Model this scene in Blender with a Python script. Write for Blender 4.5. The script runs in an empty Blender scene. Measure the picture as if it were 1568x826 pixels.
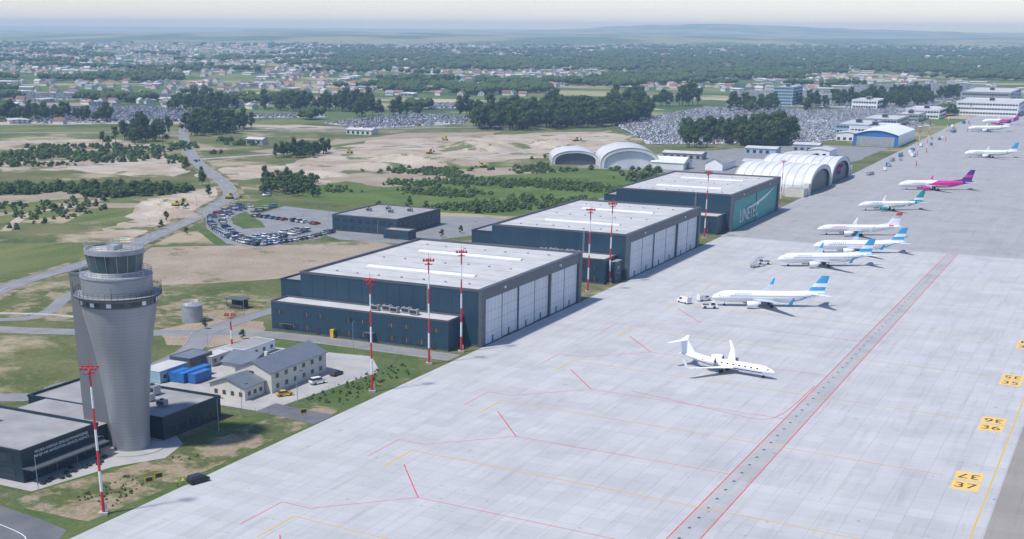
import bpy, bmesh, math, random
import numpy as np
from mathutils import Matrix, Vector, noise
from mathutils.geometry import tessellate_polygon
random.seed(7); rng=np.random.default_rng(7)
D=bpy.data; C=bpy.context
# plan frame: X across the apron, Y along it, metres; V() = survey grid turned 27 deg
def V(l,F): return (-.4532*F+.8914*l, .8914*F+.4532*l)
# ------------------------------------------------------------------ materials
def newmat(name):
    m=D.materials.new(name); m.use_nodes=True
    return m,m.node_tree,m.node_tree.nodes['Principled BSDF']
def N(nt,t,**k):
    n=nt.nodes.new(t)
    for a,b in k.items(): setattr(n,a,b)
    return n
def c4(c): return (c[0],c[1],c[2],1)
def mixc(nt,f,a,b,bt='MIX'):
    n=N(nt,'ShaderNodeMix',data_type='RGBA',blend_type=bt)
    for s,v in ((n.inputs[0],f),(n.inputs[6],a),(n.inputs[7],b)):
        if isinstance(v,(int,float)): s.default_value=v
        elif isinstance(v,tuple): s.default_value=c4(v)
        else: nt.links.new(v,s)
    return n.outputs[2]
def pos(nt,scale=(1,1,1),rot=0):
    g=N(nt,'ShaderNodeNewGeometry'); mp=N(nt,'ShaderNodeMapping')
    mp.inputs['Scale'].default_value=scale; mp.inputs['Rotation'].default_value=(0,0,rot)
    nt.links.new(g.outputs['Position'],mp.inputs[0]); return mp.outputs[0]
def nz(nt,vec,scale,detail=4,lo=.4,hi=.6,rough=.55):
    n=N(nt,'ShaderNodeTexNoise'); n.inputs['Scale'].default_value=scale; n.inputs['Detail'].default_value=detail
    n.inputs['Roughness'].default_value=rough
    nt.links.new(vec,n.inputs['Vector'])
    r=N(nt,'ShaderNodeMapRange'); r.inputs[1].default_value=lo; r.inputs[2].default_value=hi
    nt.links.new(n.outputs[0],r.inputs[0]); return r.outputs[0]
def simple(name,a,b=None,scale=1.,rough=.7,metal=0,obj=False,lo=.35,hi=.65):
    m,nt,p=newmat(name)
    b=b or tuple(x*.8 for x in a)
    if obj:
        tc=N(nt,'ShaderNodeTexCoord'); v=tc.outputs['Object']
    else: v=pos(nt)
    nt.links.new(mixc(nt,nz(nt,v,scale,lo=lo,hi=hi),a,b),p.inputs['Base Color'])
    p.inputs['Roughness'].default_value=rough; p.inputs['Metallic'].default_value=metal
    return m
def tri(name,a,b,c,s1,s2,lo1=.42,hi1=.58,lo2=.5,hi2=.6,stretch=(1,1,1),rot=0):
    """three-tone natural ground"""
    m,nt,p=newmat(name); P=pos(nt,stretch,rot)
    x=mixc(nt,nz(nt,P,s1,6,lo1,hi1,.62),a,b); x=mixc(nt,nz(nt,P,s2,6,lo2,hi2,.65),x,c)
    x=mixc(nt,nz(nt,pos(nt),1.0,6,.38,.62,.75),x,mixc(nt,1.,x,(.66,.68,.64),'MULTIPLY'))
    nt.links.new(x,p.inputs['Base Color']); p.inputs['Roughness'].default_value=.95; p.inputs['Specular IOR Level'].default_value=.1
    return m
def attrmat(name,rough=.6,metal=0,var=.0,spec=.5):
    m,nt,p=newmat(name); a=N(nt,'ShaderNodeAttribute',attribute_name='col')
    o=a.outputs['Color']
    if var: o=mixc(nt,nz(nt,pos(nt),.35,3),o,mixc(nt,1.0,o,(1-var,)*3,'MULTIPLY'))
    nt.links.new(o,p.inputs['Base Color']); p.inputs['Roughness'].default_value=rough; p.inputs['Metallic'].default_value=metal
    p.inputs['Specular IOR Level'].default_value=spec
    return m
# ------------------------------------------------------------------ mesh builder
class MB:
    def __init__(s): s.v=[];s.f=[];s.m=[];s.mats=[]
    def mi(s,m):
        if m not in s.mats: s.mats.append(m)
        return s.mats.index(m)
    def add(s,vs,fs,m):
        o=len(s.v); s.v+= [tuple(v) for v in vs]; i=s.mi(m)
        for f in fs: s.f.append(tuple(o+k for k in f)); s.m.append(i)
    def box(s,x0,x1,y0,y1,z0,z1,m,top=None):
        vs=[(x0,y0,z0),(x1,y0,z0),(x1,y1,z0),(x0,y1,z0),(x0,y0,z1),(x1,y0,z1),(x1,y1,z1),(x0,y1,z1)]
        s.add(vs,[(0,3,2,1),(0,1,5,4),(1,2,6,5),(2,3,7,6),(3,0,4,7)],m); s.add(vs,[(4,5,6,7)],top or m)
    def obox(s,c,d,n,up,hx,hy,hz,m):
        c=Vector(c);d=Vector(d);n=Vector(n);up=Vector(up); vs=[]
        for k in (-1,1):
            for i,j in ((-1,-1),(1,-1),(1,1),(-1,1)): vs.append(c+d*hx*i+n*hy*j+up*hz*k)
        s.add(vs,[(0,3,2,1),(0,1,5,4),(1,2,6,5),(2,3,7,6),(3,0,4,7),(4,5,6,7)],m)
    def beam(s,a,b,r,m,n=4,r2=None):
        a=Vector(a);b=Vector(b);d=(b-a).normalized(); u=d.orthogonal().normalized(); w=d.cross(u); r2=r if r2 is None else r2
        vs=[]
        for p,rr in ((a,r),(b,r2)):
            for i in range(n):
                t=2*math.pi*(i+.5)/n; vs.append(p+u*rr*math.cos(t)+w*rr*math.sin(t))
        fs=[(i,(i+1)%n,n+(i+1)%n,n+i) for i in range(n)]+[tuple(range(n))[::-1],tuple(range(n,2*n))]
        s.add(vs,fs,m)
    def rev(s,prof,c,m,n=40,mats=None,cap=True):
        vs=[];k=len(prof)
        for r,z in prof:
            for i in range(n):
                t=2*math.pi*i/n; vs.append((c[0]+r*math.cos(t),c[1]+r*math.sin(t),c[2]+z))
        for j in range(k-1):
            s.add(vs[j*n:(j+2)*n],[(i,(i+1)%n,n+(i+1)%n,n+i) for i in range(n)],mats[j] if mats else m)
        if cap: s.add(vs[-n:],[tuple(range(n))],mats[-1] if mats else m)
    def obj(s,name,loc=(0,0,0),rot=0,smooth=False,merge=False):
        me=D.meshes.new(name); me.from_pydata(s.v,[],s.f)
        for m in s.mats: me.materials.append(m)
        me.polygons.foreach_set('material_index',s.m)
        if smooth:
            bm=bmesh.new(); bm.from_mesh(me); bmesh.ops.remove_doubles(bm,verts=bm.verts,dist=1e-4); bm.to_mesh(me); bm.free()
            me.polygons.foreach_set('use_smooth',[True]*len(me.polygons))
            try: me.set_sharp_from_angle(angle=math.radians(35))
            except Exception: pass
        o=D.objects.new(name,me); o.location=loc; o.rotation_euler=(0,0,rot); C.collection.objects.link(o); return o
def link(name,me,loc,rot=0,sc=1):
    o=D.objects.new(name,me); o.location=loc; o.rotation_euler=(0,0,rot); o.scale=(sc,)*3; C.collection.objects.link(o); return o
# ---- numpy merged instances, per-vertex colour
def massmesh(name,temps,pl,mat):
    VV=[];FF=[];CC=[];off=0
    for t,(tv,tf,tc) in enumerate(temps):
        P=[p for p in pl if p[0]==t]
        if not P: continue
        A=np.array([p[1:8] for p in P],float); K=np.array([p[8] for p in P],float)
        c=np.cos(A[:,3])[:,None];s_=np.sin(A[:,3])[:,None]
        x=tv[None,:,0]*A[:,4:5]; y=tv[None,:,1]*A[:,5:6]; z=tv[None,:,2]*A[:,6:7]
        X=x*c-y*s_+A[:,0:1]; Y=x*s_+y*c+A[:,1:2]; Z=z+A[:,2:3]
        v=np.stack([X,Y,Z],-1).reshape(-1,3); n=len(tv)
        w=tc[:,3][None,:,None]
        col=(tc[:,:3][None]*(K[:,None,:]*w+(1-w))).reshape(-1,3)
        f=(tf[None]+ (np.arange(len(P))*n)[:,None,None]).reshape(-1,tf.shape[1])+off
        VV.append(v);CC.append(col);FF.append(f);off+=len(v)
    v=np.concatenate(VV);f=np.concatenate(FF);c=np.concatenate(CC)
    me=D.meshes.new(name); k=f.shape[1]
    me.vertices.add(len(v)); me.vertices.foreach_set('co',v.astype(np.float32).ravel())
    me.loops.add(f.size); me.loops.foreach_set('vertex_index',f.astype(np.int32).ravel())
    me.polygons.add(len(f)); me.polygons.foreach_set('loop_start',np.arange(0,f.size,k,dtype=np.int32))
    me.update(calc_edges=True)
    a=me.color_attributes.new('col','FLOAT_COLOR','POINT'); a.data.foreach_set('color',np.c_[c,np.ones(len(c))].astype(np.float32).ravel())
    me.materials.append(mat)
    o=D.objects.new(name,me); C.collection.objects.link(o); return o
# ------------------------------------------------------------------ polygons / sheets
def jitter(pts,step,amp,seed=0):
    out=[];n=len(pts)
    for i in range(n):
        a=Vector(pts[i]).to_2d();b=Vector(pts[(i+1)%n]).to_2d();L=(b-a).length;k=max(1,int(L/step))
        for j in range(k):
            p=a.lerp(b,j/k); q=Vector((p.x/(step*4),p.y/(step*4),seed*3.7))
            d=noise.noise_vector(q)+.5*noise.noise_vector(q*3)
            out.append((p.x+d.x*amp,p.y+d.y*amp))
    return out
def sheet(name,pts,z,m,step=0,amp=0,seed=0):
    if step: pts=jitter(pts,step,amp,seed)
    vs=[Vector((p[0],p[1],z)) for p in pts]
    tr=tessellate_polygon([vs]); fs=[]
    for t in tr:
        a,b,c=[vs[i] for i in t]
        fs.append(t if (b-a).cross(c-a).z>0 else t[::-1])
    me=D.meshes.new(name); me.from_pydata(vs,[],fs); me.materials.append(m)
    o=D.objects.new(name,me); C.collection.objects.link(o); return o
def smoothline(pts,k=6):
    out=[];n=len(pts)
    for i in range(n-1):
        p0=Vector(pts[max(i-1,0)]);p1=Vector(pts[i]);p2=Vector(pts[i+1]);p3=Vector(pts[min(i+2,n-1)])
        for j in range(k):
            t=j/k; out.append(.5*((2*p1)+(-p0+p2)*t+(2*p0-5*p1+4*p2-p3)*t*t+(-p0+3*p1-3*p2+p3)*t**3))
    out.append(Vector(pts[-1])); return out
def ribbonv(mb,pts,w,z,m,dash=None):
    P=[Vector((p[0],p[1])) for p in pts]
    L=[];R=[]
    for i,p in enumerate(P):
        d=(P[min(i+1,len(P)-1)]-P[max(i-1,0)]).normalized(); n=Vector((-d.y,d.x))
        L.append((p.x+n.x*w/2,p.y+n.y*w/2,z)); R.append((p.x-n.x*w/2,p.y-n.y*w/2,z))
    for i in range(len(P)-1):
        mb.add([R[i],R[i+1],L[i+1],L[i]],[(0,1,2,3)],m)
def inpoly(x,y,P):
    r=False;j=len(P)-1
    for i in range(len(P)):
        xi,yi=P[i];xj,yj=P[j]
        if (yi>y)!=(yj>y) and x<(xj-xi)*(y-yi)/(yj-yi)+xi: r=not r
        j=i
    return r
def scatter(P,sp,j=.95,amp=0):
    xs=[p[0] for p in P];ys=[p[1] for p in P];out=[]
    x=min(xs)
    while x<max(xs):
        y=min(ys)
        while y<max(ys):
            a=x+random.uniform(-j,j)*sp;b=y+random.uniform(-j,j)*sp
            if inpoly(a,b,P): out.append((a,b))
            y+=sp
        x+=sp
    return out
# ------------------------------------------------------------------ palette
def ground_material():
    m,nt,p=newmat('grassland')
    P=pos(nt)
    g1=mixc(nt,nz(nt,P,.03,6,.35,.62),(.068,.102,.03),(.165,.165,.07))
    g2=mixc(nt,nz(nt,P,.35,5,.5,.75),g1,(.19,.18,.095)); g2=mixc(nt,nz(nt,P,1.0,6,.4,.62,.75),g2,mixc(nt,1.,g2,(.66,.7,.62),'MULTIPLY'))
    dry=mixc(nt,nz(nt,P,.014,8,.52,.60,.66),g2,(.34,.28,.19))
    vo=N(nt,'ShaderNodeTexVoronoi'); vo.inputs['Scale'].default_value=1
    nt.links.new(pos(nt,(1/420,1/130,1),.5),vo.inputs['Vector'])
    sep=N(nt,'ShaderNodeSeparateColor'); nt.links.new(vo.outputs['Color'],sep.inputs[0])
    cr=N(nt,'ShaderNodeValToRGB'); e=cr.color_ramp; e.interpolation='CONSTANT'
    cols=[(0,(.09,.135,.045)),(.2,(.06,.10,.035)),(.36,(.15,.18,.07)),(.52,(.11,.15,.05)),(.65,(.28,.26,.14)),(.78,(.08,.12,.04)),(.88,(.40,.35,.24))]
    while len(e.elements)<len(cols): e.elements.new(.5)
    for el,(q,c) in zip(e.elements,cols): el.position=q; el.color=c4(c)
    nt.links.new(sep.outputs[0],cr.inputs[0])
    f2=mixc(nt,nz(nt,pos(nt,(1,1,1)),.006,5,.48,.62),cr.outputs[0],(.05,.085,.035))
    ln=N(nt,'ShaderNodeVectorMath',operation='LENGTH'); nt.links.new(P,ln.inputs[0])
    r=N(nt,'ShaderNodeMapRange'); r.inputs[1].default_value=1150; r.inputs[2].default_value=1450; nt.links.new(ln.outputs['Value'],r.inputs[0])
    nt.links.new(mixc(nt,r.outputs[0],dry,f2),p.inputs['Base Color']); p.inputs['Roughness'].default_value=.95
    p.inputs['Specular IOR Level'].default_value=.1
    return m
def concrete(name,base,dk,joint,sl=5.0,stain=.5):
    m,nt,p=newmat(name)
    br=N(nt,'ShaderNodeTexBrick'); br.offset=0; br.squash=1
    for k,v in (('Scale',1),('Mortar Size',.07),('Mortar Smooth',.4),('Bias',0),('Brick Width',sl),('Row Height',sl)): br.inputs[k].default_value=v
    br.inputs['Color1'].default_value=c4(base); br.inputs['Color2'].default_value=c4(tuple(x*.925 for x in base)); br.inputs['Mortar'].default_value=c4(joint)
    nt.links.new(pos(nt),br.inputs['Vector'])
    a=mixc(nt,nz(nt,pos(nt,(.2,.006,1)),1,3,.35,.65),br.outputs[0],mixc(nt,1.,br.outputs[0],(.95,.95,.96),'MULTIPLY'))
    a=mixc(nt,nz(nt,pos(nt,(.008,.12,1)),1,4,.4,.65),a,mixc(nt,1.,a,(.945,.94,.935),'MULTIPLY'))
    f=nz(nt,pos(nt),.05,7,.46,.76,.65)
    a=mixc(nt,f,a,mixc(nt,1.,a,dk,'MULTIPLY'))
    f=nz(nt,pos(nt,(1,.06,1)),.6,5,.55,.78,.6)
    a=mixc(nt,f,a,mixc(nt,1.,a,(.78,.77,.76),'MULTIPLY'))
    f=nz(nt,pos(nt),.55,2,.70,.76,.4)
    a=mixc(nt,f,a,mixc(nt,1.,a,(.72,.71,.70),'MULTIPLY'))
    nt.links.new(a,p.inputs['Base Color']); p.inputs['Roughness'].default_value=.8; p.inputs['Specular IOR Level'].default_value=.3
    return m
def paint(name,c,under=(.42,.42,.43),wear=.4):
    m,nt,p=newmat(name)
    f=nz(nt,pos(nt),1.2,6,.45,.75,.7); mm=N(nt,'ShaderNodeMath',operation='MULTIPLY'); mm.inputs[1].default_value=wear
    nt.links.new(f,mm.inputs[0]); nt.links.new(mixc(nt,mm.outputs[0],c,under),p.inputs['Base Color']); p.inputs['Roughness'].default_value=.7
    return m
def cladding(name,a,b,sc,axis='Z',rough=.45,metal=0.,depth=.12):
    m,nt,p=newmat(name)
    w=N(nt,'ShaderNodeTexWave',wave_type='BANDS',bands_direction=axis,wave_profile='SAW'); w.inputs['Scale'].default_value=sc; w.inputs['Distortion'].default_value=0
    nt.links.new(pos(nt),w.inputs['Vector'])
    r=N(nt,'ShaderNodeMapRange'); r.inputs[1].default_value=.93; r.inputs[2].default_value=.97; nt.links.new(w.outputs['Fac'],r.inputs[0])
    base=mixc(nt,nz(nt,pos(nt,(1,1,.3)),.25,4,.35,.7),a,b)
    nt.links.new(mixc(nt,r.outputs[0],base,mixc(nt,1.,base,(1-depth*3,)*3,'MULTIPLY')),p.inputs['Base Color'])
    p.inputs['Roughness'].default_value=rough; p.inputs['Metallic'].default_value=metal
    return m
m_ground=ground_material()
m_apron=concrete('apron_concrete',(.47,.473,.47),(.84,.84,.845),(.34,.345,.345))
m_apron2=concrete('old_apron_concrete',(.355,.352,.352),(.85,.85,.85),(.29,.285,.28))
m_apron3=concrete('shoulder_asphalt',(.30,.275,.245),(.85,.85,.85),(.27,.25,.22),9)
m_lane=concrete('lane_concrete',(.40,.40,.40),(.82,.82,.82),(.31,.31,.31))
m_asph=simple('asphalt',(.10,.102,.11),(.14,.14,.145),.15)
m_asph2=simple('light_asphalt',(.185,.185,.19),(.235,.235,.23),.12)
m_yard=simple('yard_paving',(.40,.39,.37),(.32,.31,.29),.15)
m_sand=tri('bare_sand',(.52,.45,.375),(.37,.29,.215),(.15,.17,.075),.025,.03,.38,.62,.55,.60)
m_dirt=tri('dry_soil',(.40,.33,.26),(.31,.245,.18),(.16,.17,.075),.05,.03,.35,.65,.57,.63)
m_dirtg=tri('patchy_soil',(.33,.26,.18),(.10,.125,.045),(.17,.175,.08),.10,.3,.46,.54,.5,.7)
m_meadow=tri('meadow',(.08,.13,.03),(.135,.18,.05),(.27,.23,.14),.05,.02,.35,.62,.64,.70)
m_lawn=tri('lawn',(.075,.125,.035),(.12,.15,.055),(.24,.21,.12),.08,.12,.38,.62,.60,.68)
m_field=tri('yellow_green_field',(.19,.20,.075),(.12,.15,.05),(.08,.12,.04),.04,.08,.38,.6,.58,.66,(1,.2,1),.5)
m_red=paint('red_marking_paint',(.55,.07,.075)); m_yel=paint('yellow_marking_paint',(.58,.38,.05),wear=.25); m_wht=paint('white_marking_paint',(.75,.75,.75))
m_yel2=simple('yellow_equipment_paint',(.65,.42,.03),rough=.5)
m_box=paint('stand_number_yellow',(.72,.46,.10),wear=.3)
m_blk=simple('black_paint',(.03,.03,.03),rough=.6)
m_navy=cladding('navy_panel_cladding',(.012,.041,.070),(.018,.050,.083),.32)
m_navy2=simple('navy_trim',(.010,.026,.044),rough=.5)
m_frame=simple('dark_grey_trim',(.085,.095,.11),(.07,.08,.095),.3,.5)
m_door=cladding('hangar_door_panel',(.66,.68,.71),(.58,.60,.63),.5,'Y',.5,0,.05)
m_roof=simple('roof_membrane',(.50,.495,.48),(.41,.405,.395),.12,.8)
m_roofd=simple('grey_roof_membrane',(.31,.305,.30),(.23,.23,.225),.15,.85)
m_sky=simple('translucent_skylight',(.68,.68,.68),(.6,.61,.62),.3,.4)
m_glass=simple('dark_window_glass',(.02,.03,.04),(.035,.05,.06),.3,.12)
m_cab=simple('cab_glass',(.03,.06,.065),(.05,.09,.095),.3,.08)
m_tower=cladding('tower_metal_cladding',(.32,.33,.35),(.26,.27,.29),.42,'Z',.42,.35,.14)
m_tower2=simple('tower_deck_grey',(.34,.35,.37),(.28,.29,.31),.5,.5,.2)
m_shaft=cladding('tower_shaft_cladding',(.17,.175,.185),(.145,.15,.16),.42,'Z',.5,.2,.10)
m_dark=simple('dark_metal',(.03,.033,.038),rough=.5)
m_grey=simple('galvanised_steel',(.42,.43,.45),(.33,.34,.36),.6,.45,.4)
m_white=simple('white_paint',(.78,.78,.78),(.72,.73,.74),.3,.35)
m_wall=simple('render_wall',(.60,.57,.50),(.54,.51,.45),.3,.85)
m_hroof=cladding('sheet_metal_roof',(.17,.19,.22),(.14,.16,.19),1.,'Y',.5,.2,.1)
m_teal=simple('teal_sign_panel',(.02,.33,.30),(.02,.27,.25),.1,.5)
m_blue=simple('blue_container_paint',(.02,.13,.38),(.03,.15,.40),.4,.5)
m_lblue=simple('pale_blue_panel',(.30,.42,.50),(.25,.36,.44),.4,.5)
m_masr=simple('mast_red',(.60,.02,.03),rough=.5); m_masw=simple('mast_white',(.75,.75,.75),rough=.5)
m_fab=simple('white_tarpaulin',(.66,.67,.66),(.54,.55,.55),.08,.6)
m_rib=simple('tarpaulin_seam',(.50,.51,.52),(.42,.43,.44),.2,.6)
m_tyre=simple('tyre_rubber',(.02,.02,.02),rough=.8)
m_leaf=attrmat('foliage',.9,0,.25,.15); m_car=attrmat('car_paint_mass',.3); m_bld=attrmat('painted_buildings',.8)
# ------------------------------------------------------------------ ground
bpy.ops.mesh.primitive_plane_add(size=1); g=C.object; g.name='ground'; g.scale=(90000,90000,1); g.data.materials.append(m_ground)
AX=-166.6
sheet('apron',[(AX,-50),(40,-50),(40,586),(AX,586)],.03,m_apron)
sheet('old_apron',[(AX-1,586),(40,586),(40,2300),(-150,2300),(-175,1420),(AX-2,900)],.028,m_apron2)
sheet('taxiway_shoulder',[(-14.8,-50),(60,-50),(60,2300),(-14.8,2300)],.036,m_apron3)
sheet('taxi_lane_strip',[(-68,-50),(-61.3,-50),(-63.2,586),(-67.2,586)],.034,m_lane)
mk=MB(); Z=.042
for x0,x1 in ((-68.1,-67.3),(-61.3,-63.2)): ribbonv(mk,[(x0,-50),(x1,586)],.28,Z,m_red)
for k in range(-1,8):
    y=47.2*k
    if y+199<430:
        ribbonv(mk,[(-143,185+y),(-143,199+y)],.2,Z,m_red); ribbonv(mk,[(-143,199+y),(-136,198.5+y)],.2,Z,m_red)
        ribbonv(mk,[(-136,198.5+y),(-120,214+y)],.2,Z,m_red); ribbonv(mk,[(-120,214+y),(-68,211+y)],.2,Z,m_red)
        ribbonv(mk,[(-120,214+y),(-133,231+y)],.28,Z+.004,m_red)
    ribbonv(mk,[(-136.3,181+y),(-136.3,193.6+y)],.4,Z+.004,m_yel)
    ribbonv(mk,[(-136,193.6+y),(-132,193+y),(-69,188.5+y),(-27,185+y)],.3,Z+.008,m_yel)
ribbonv(mk,smoothline([(-110,312),(-85,305),(-74,302),(-70,306),(-68.6,318),(-68.2,340)]),.2,Z+.008,m_red)
ribbonv(mk,[(-17,-50),(-17,1500)],.35,Z,m_yel)
for y in (880,1010): ribbonv(mk,[(-150,y),(-60,y+10)],.3,Z,m_yel)
mk.obj('apron_markings')
dr=MB()
for i in range(60):
    y=150+i*6.1; dr.box(-66.0,-65.4,y,y+.9,.036,.046,m_frame)
dr.obj('drain_gratings')
def text(name,body,size,loc,rot,m,ext=0):
    f=D.curves.new(name,'FONT'); f.body=body; f.size=size; f.align_x='CENTER'; f.align_y='CENTER'; f.materials.append(m); f.extrude=ext
    o=D.objects.new(name,f); o.location=loc; o.rotation_euler=rot; C.collection.objects.link(o); return o
for i,nn in enumerate(('37','36','35','34','33')):
    y=47.2*i
    for j,(yc,ro) in enumerate(((274.2,0),(281,math.pi))):
        sg=MB(); xc=-21.7; sg.add([(xc-2.8,yc+y-3,.042),(xc+2.8,yc+y-3,.042),(xc+2.8,yc+y+3,.042),(xc-2.8,yc+y+3,.042)],[(0,1,2,3)],m_box)
        o=sg.obj('stand_number_marking'); t=text('stand_digits',nn,4.7,(xc,yc+y,.047),(0,0,ro),m_blk); t.parent=o
# ------------------------------------------------------------------ land patches
def vp(*a): return [V(*p) for p in a]
sheet('meadow',[(-450,640),(-414,612),(-340,590),(-277,600),(-262,640),(-262,760),(-313,845),(-379,835),(-440,790)],.02,m_meadow,10,6,1)
for q,(l0,l1,F0,F1,mm) in enumerate(((-300,-120,1290,1330,m_field),(-520,-330,1400,1460,m_field),(-250,-90,1225,1245,m_sand),(-420,-270,1180,1235,m_field),(-330,-190,1000,1020,m_dirt),(-60,60,1330,1370,m_field),(-640,-450,1560,1620,m_dirt),(-360,-250,880,905,m_dirt),(-300,-235,640,655,m_dirt),(-290,-215,560,566,m_yard),(-210,-170,680,700,m_dirt))):
    sheet('field_strip',vp((l0,F0),(l1,F0+(l1-l0)*.12),(l1+10,F1+(l1-l0)*.12),(l0-10,F1)),.0135+.0004*q,mm,9,3,q+40)
sheet('brown_field',[(-374,433),(-352,452),(-325,470),(-300,497),(-268,480),(-262,440),(-285,400),(-318,362),(-345,380)],.024,m_dirt,6,2.5,2)
sheet('construction_sand',vp((-129,950),(-86,1124),(26,1185),(129,1240),(140,1120),(91,1000),(49,955),(10,930),(-33,880),(-77,880),(-91,780),(-110,800),(-130,870)),.024,m_sand,12,16,3)
sheet('construction_sand',vp((-324,911),(-220,965),(-184,868),(-182,822),(-262,868),(-310,855)),.024,m_sand,10,10,4)
sheet('construction_sand',vp((-165,610),(-178,735),(-147,790),(-128,760),(-132,703),(-145,640),(-150,575)),.024,m_sand,6,9,5)
sheet('construction_sand',vp((-420,1090),(-300,1110),(-250,1060),(-330,1010),(-430,1020)),.022,m_sand,15,14,6)
sheet('construction_sand',vp((-170,1010),(-60,1190),(30,1230),(20,1190),(-80,1125),(-135,985)),.022,m_dirt,15,10,26)
sheet('construction_sand',vp((-520,1290),(-300,1330),(-120,1270),(-130,1245),(-330,1290),(-520,1240)),.021,m_sand,15,10,27)
sheet('construction_sand',vp((-91,830),(-60,870),(40,905),(60,880),(0,830),(-50,790)),.026,m_dirt,10,10,16)
sheet('construction_sand',vp((-178,840),(-160,905),(-120,900),(-118,850),(-140,810)),.0225,m_sand,8,9,61)
sheet('construction_sand',vp((-125,800),(-100,845),(-60,840),(-85,795)),.0215,m_dirt,8,7,62)
sheet('construction_sand',vp((-330,700),(-210,760),(-190,745),(-240,700),(-320,670)),.0205,m_dirt,8,9,63)
sheet('yard_soil',[(-266,310),(-262,330),(-245,335),(-233,318),(-238,300),(-252,296)],.024,m_dirt,4,2,7)
sheet('verge_soil',[(-191,172),(-170.5,172),(-168.5,200),(-168,262),(-178,262),(-182,230),(-184,205),(-190,185)],.018,m_dirtg,4,1.5,8)
sheet('verge_soil',[(-330,300),(-262,308),(-250,345),(-262,360),(-345,360)],.015,m_dirtg,6,5,28)
sheet('yellow_field',vp((-300,700),(-215,735),(-205,650),(-260,590),(-300,610)),.016,m_field,10,3,9)
sheet('yellow_field',vp((-200,740),(-185,720),(-165,640),(-195,625)),.016,m_field,10,3,10)
sheet('yellow_field',vp((-250,560),(-160,570),(-150,505),(-190,470),(-260,470)),.016,m_field,10,3,11)
sheet('lawn',[(-348,448),(-330,500),(-395,575),(-430,600),(-425,545),(-385,480)],.016,m_lawn,8,2,12)
sheet('lawn',[(-205,150),(-190,172),(-190,205),(-186,244),(-192,252),(-178,262),(-167,262),(-167,150)],.014,m_lawn,0)
sheet('lawn',[(-182,262),(-167.2,262),(-167.2,300),(-178,318),(-228,318),(-232,306),(-190,306)],.014,m_lawn,0)
tr=MB(); ribbonv(tr,smoothline(vp((-215,600),(-222,660),(-205,700),(-200,740))),5,.03,m_sand); ribbonv(tr,smoothline([(-340,300),(-305,312),(-272,300)]),2.2,.034,m_yard)
ribbonv(tr,smoothline(vp((-260,880),(-120,1010),(20,1100),(160,1190))),6,.032,m_yard,None); ribbonv(tr,smoothline(vp((-60,880),(0,960),(60,1060))),5,.036,m_yard)
tr.obj('dirt_track')
def road(name,pts,w,m=m_asph,z=.04,line=True,kerb=False,k=6):
    P=smoothline(pts,k); mb=MB(); ribbonv(mb,P,w,z,m)
    if line:
        for i in range(0,len(P)-1,2): ribbonv(mb,[P[i],P[i].lerp(P[i+1],.6)],.15,z+.006,m_wht)
    if kerb:
        for s in (1,-1):
            for i in range(len(P)-1):
                d=(P[i+1]-P[i]).normalized();n=Vector((-d.y,d.x))*s*(w/2+.1)
                a=P[i]+n;b=P[i+1]+n; mb.obox((*(a.lerp(b,.5)),.07),(*d,0),(-d.y,d.x,0),(0,0,1),(b-a).length/2,.1,.07,m_yard)
    return mb.obj(name)
road('main_road',[(-320,255),(-359,333),(-371,388),(-381,425),(-399,472),(-415,515),(-436,560),(-455,598),(-500,650),(-586,735),(-715,881),(-860,1060),(-1060,1300)],8,m_asph2,.05,True,True)
road('main_road_verge',[(-320,255),(-359,333),(-371,388),(-381,425),(-399,472),(-415,515),(-436,560),(-455,598),(-500,650),(-586,735),(-715,881)],15,m_dirtg,.028,False)
road('service_road',[(-330,283),(-300,290),(-265,306),(-240,319),(-215,322),(-168,321.5)],7,m_asph2,.036,False,True)
road('service_road',[(-252,313),(-253,345),(-248,385),(-248,430),(-262,480),(-285,500)],6.5,m_asph2,.044,False,True)
road('service_road',[(-345,200),(-251,229),(-245,246),(-237,262),(-240,290),(-252,313)],6.5,m_asph2,.048,False,True)
road('service_road',[(-450,300),(-322,297),(-332,341),(-340,372),(-371,392)],5,m_asph2,.032,False)
road('service_road',[(-262,480),(-258,520),(-262,560),(-272,600),(-262,700)],6,m_asph2,.052,False,True)
road('far_road',vp((-560,1150),(-300,1190),(-100,1245),(60,1300),(350,1500),(700,1900)),9,m_asph2,.06,False,k=4)
road('far_road',vp((-850,1500),(-400,1560),(0,1650),(330,1800)),9,m_asph2,.06,False,k=4)
sheet('perimeter_road',[(-205,173),(-192,171),(-180,169.3),(-170,167),(-167,160),(-167,100),(-205,100)],.04,m_asph)
sheet('perimeter_road',[(-186,249.5),(-176,248.5),(-167,247),(-167,256),(-176,256.5),(-186,258)],.04,m_asph)
mb=MB(); ribbonv(mb,smoothline([(-196,164),(-182,163),(-172,158),(-170,140)]),.18,.05,m_wht); mb.obj('road_edge_line')
sheet('house_yard',[(-214,250),(-184,250),(-179,298),(-190,312),(-236,306),(-238,258)],.03,m_yard)
sheet('office_car_park',[(-392,528),(-402,574),(-350,566),(-288,590),(-266,585),(-262,545),(-285,495),(-315,492),(-335,503),(-352,520)],.034,m_asph2)
sheet('staff_car_park',[(-425,560),(-412,520),(-388,490),(-352,458),(-333,455),(-325,490),(-330,512),(-345,522),(-392,530),(-405,560)],.03,m_asph2)
sheet('car_park_lawn',[(-408,548),(-402,528),(-386,508),(-372,497),(-366,506),(-380,522),(-396,536)],.045,m_lawn,4,1,31)
sheet('tower_forecourt',[(-214,180),(-192,180),(-188,200),(-182,210),(-185,220),(-190,224),(-220,224)],.032,m_yard)
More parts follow.
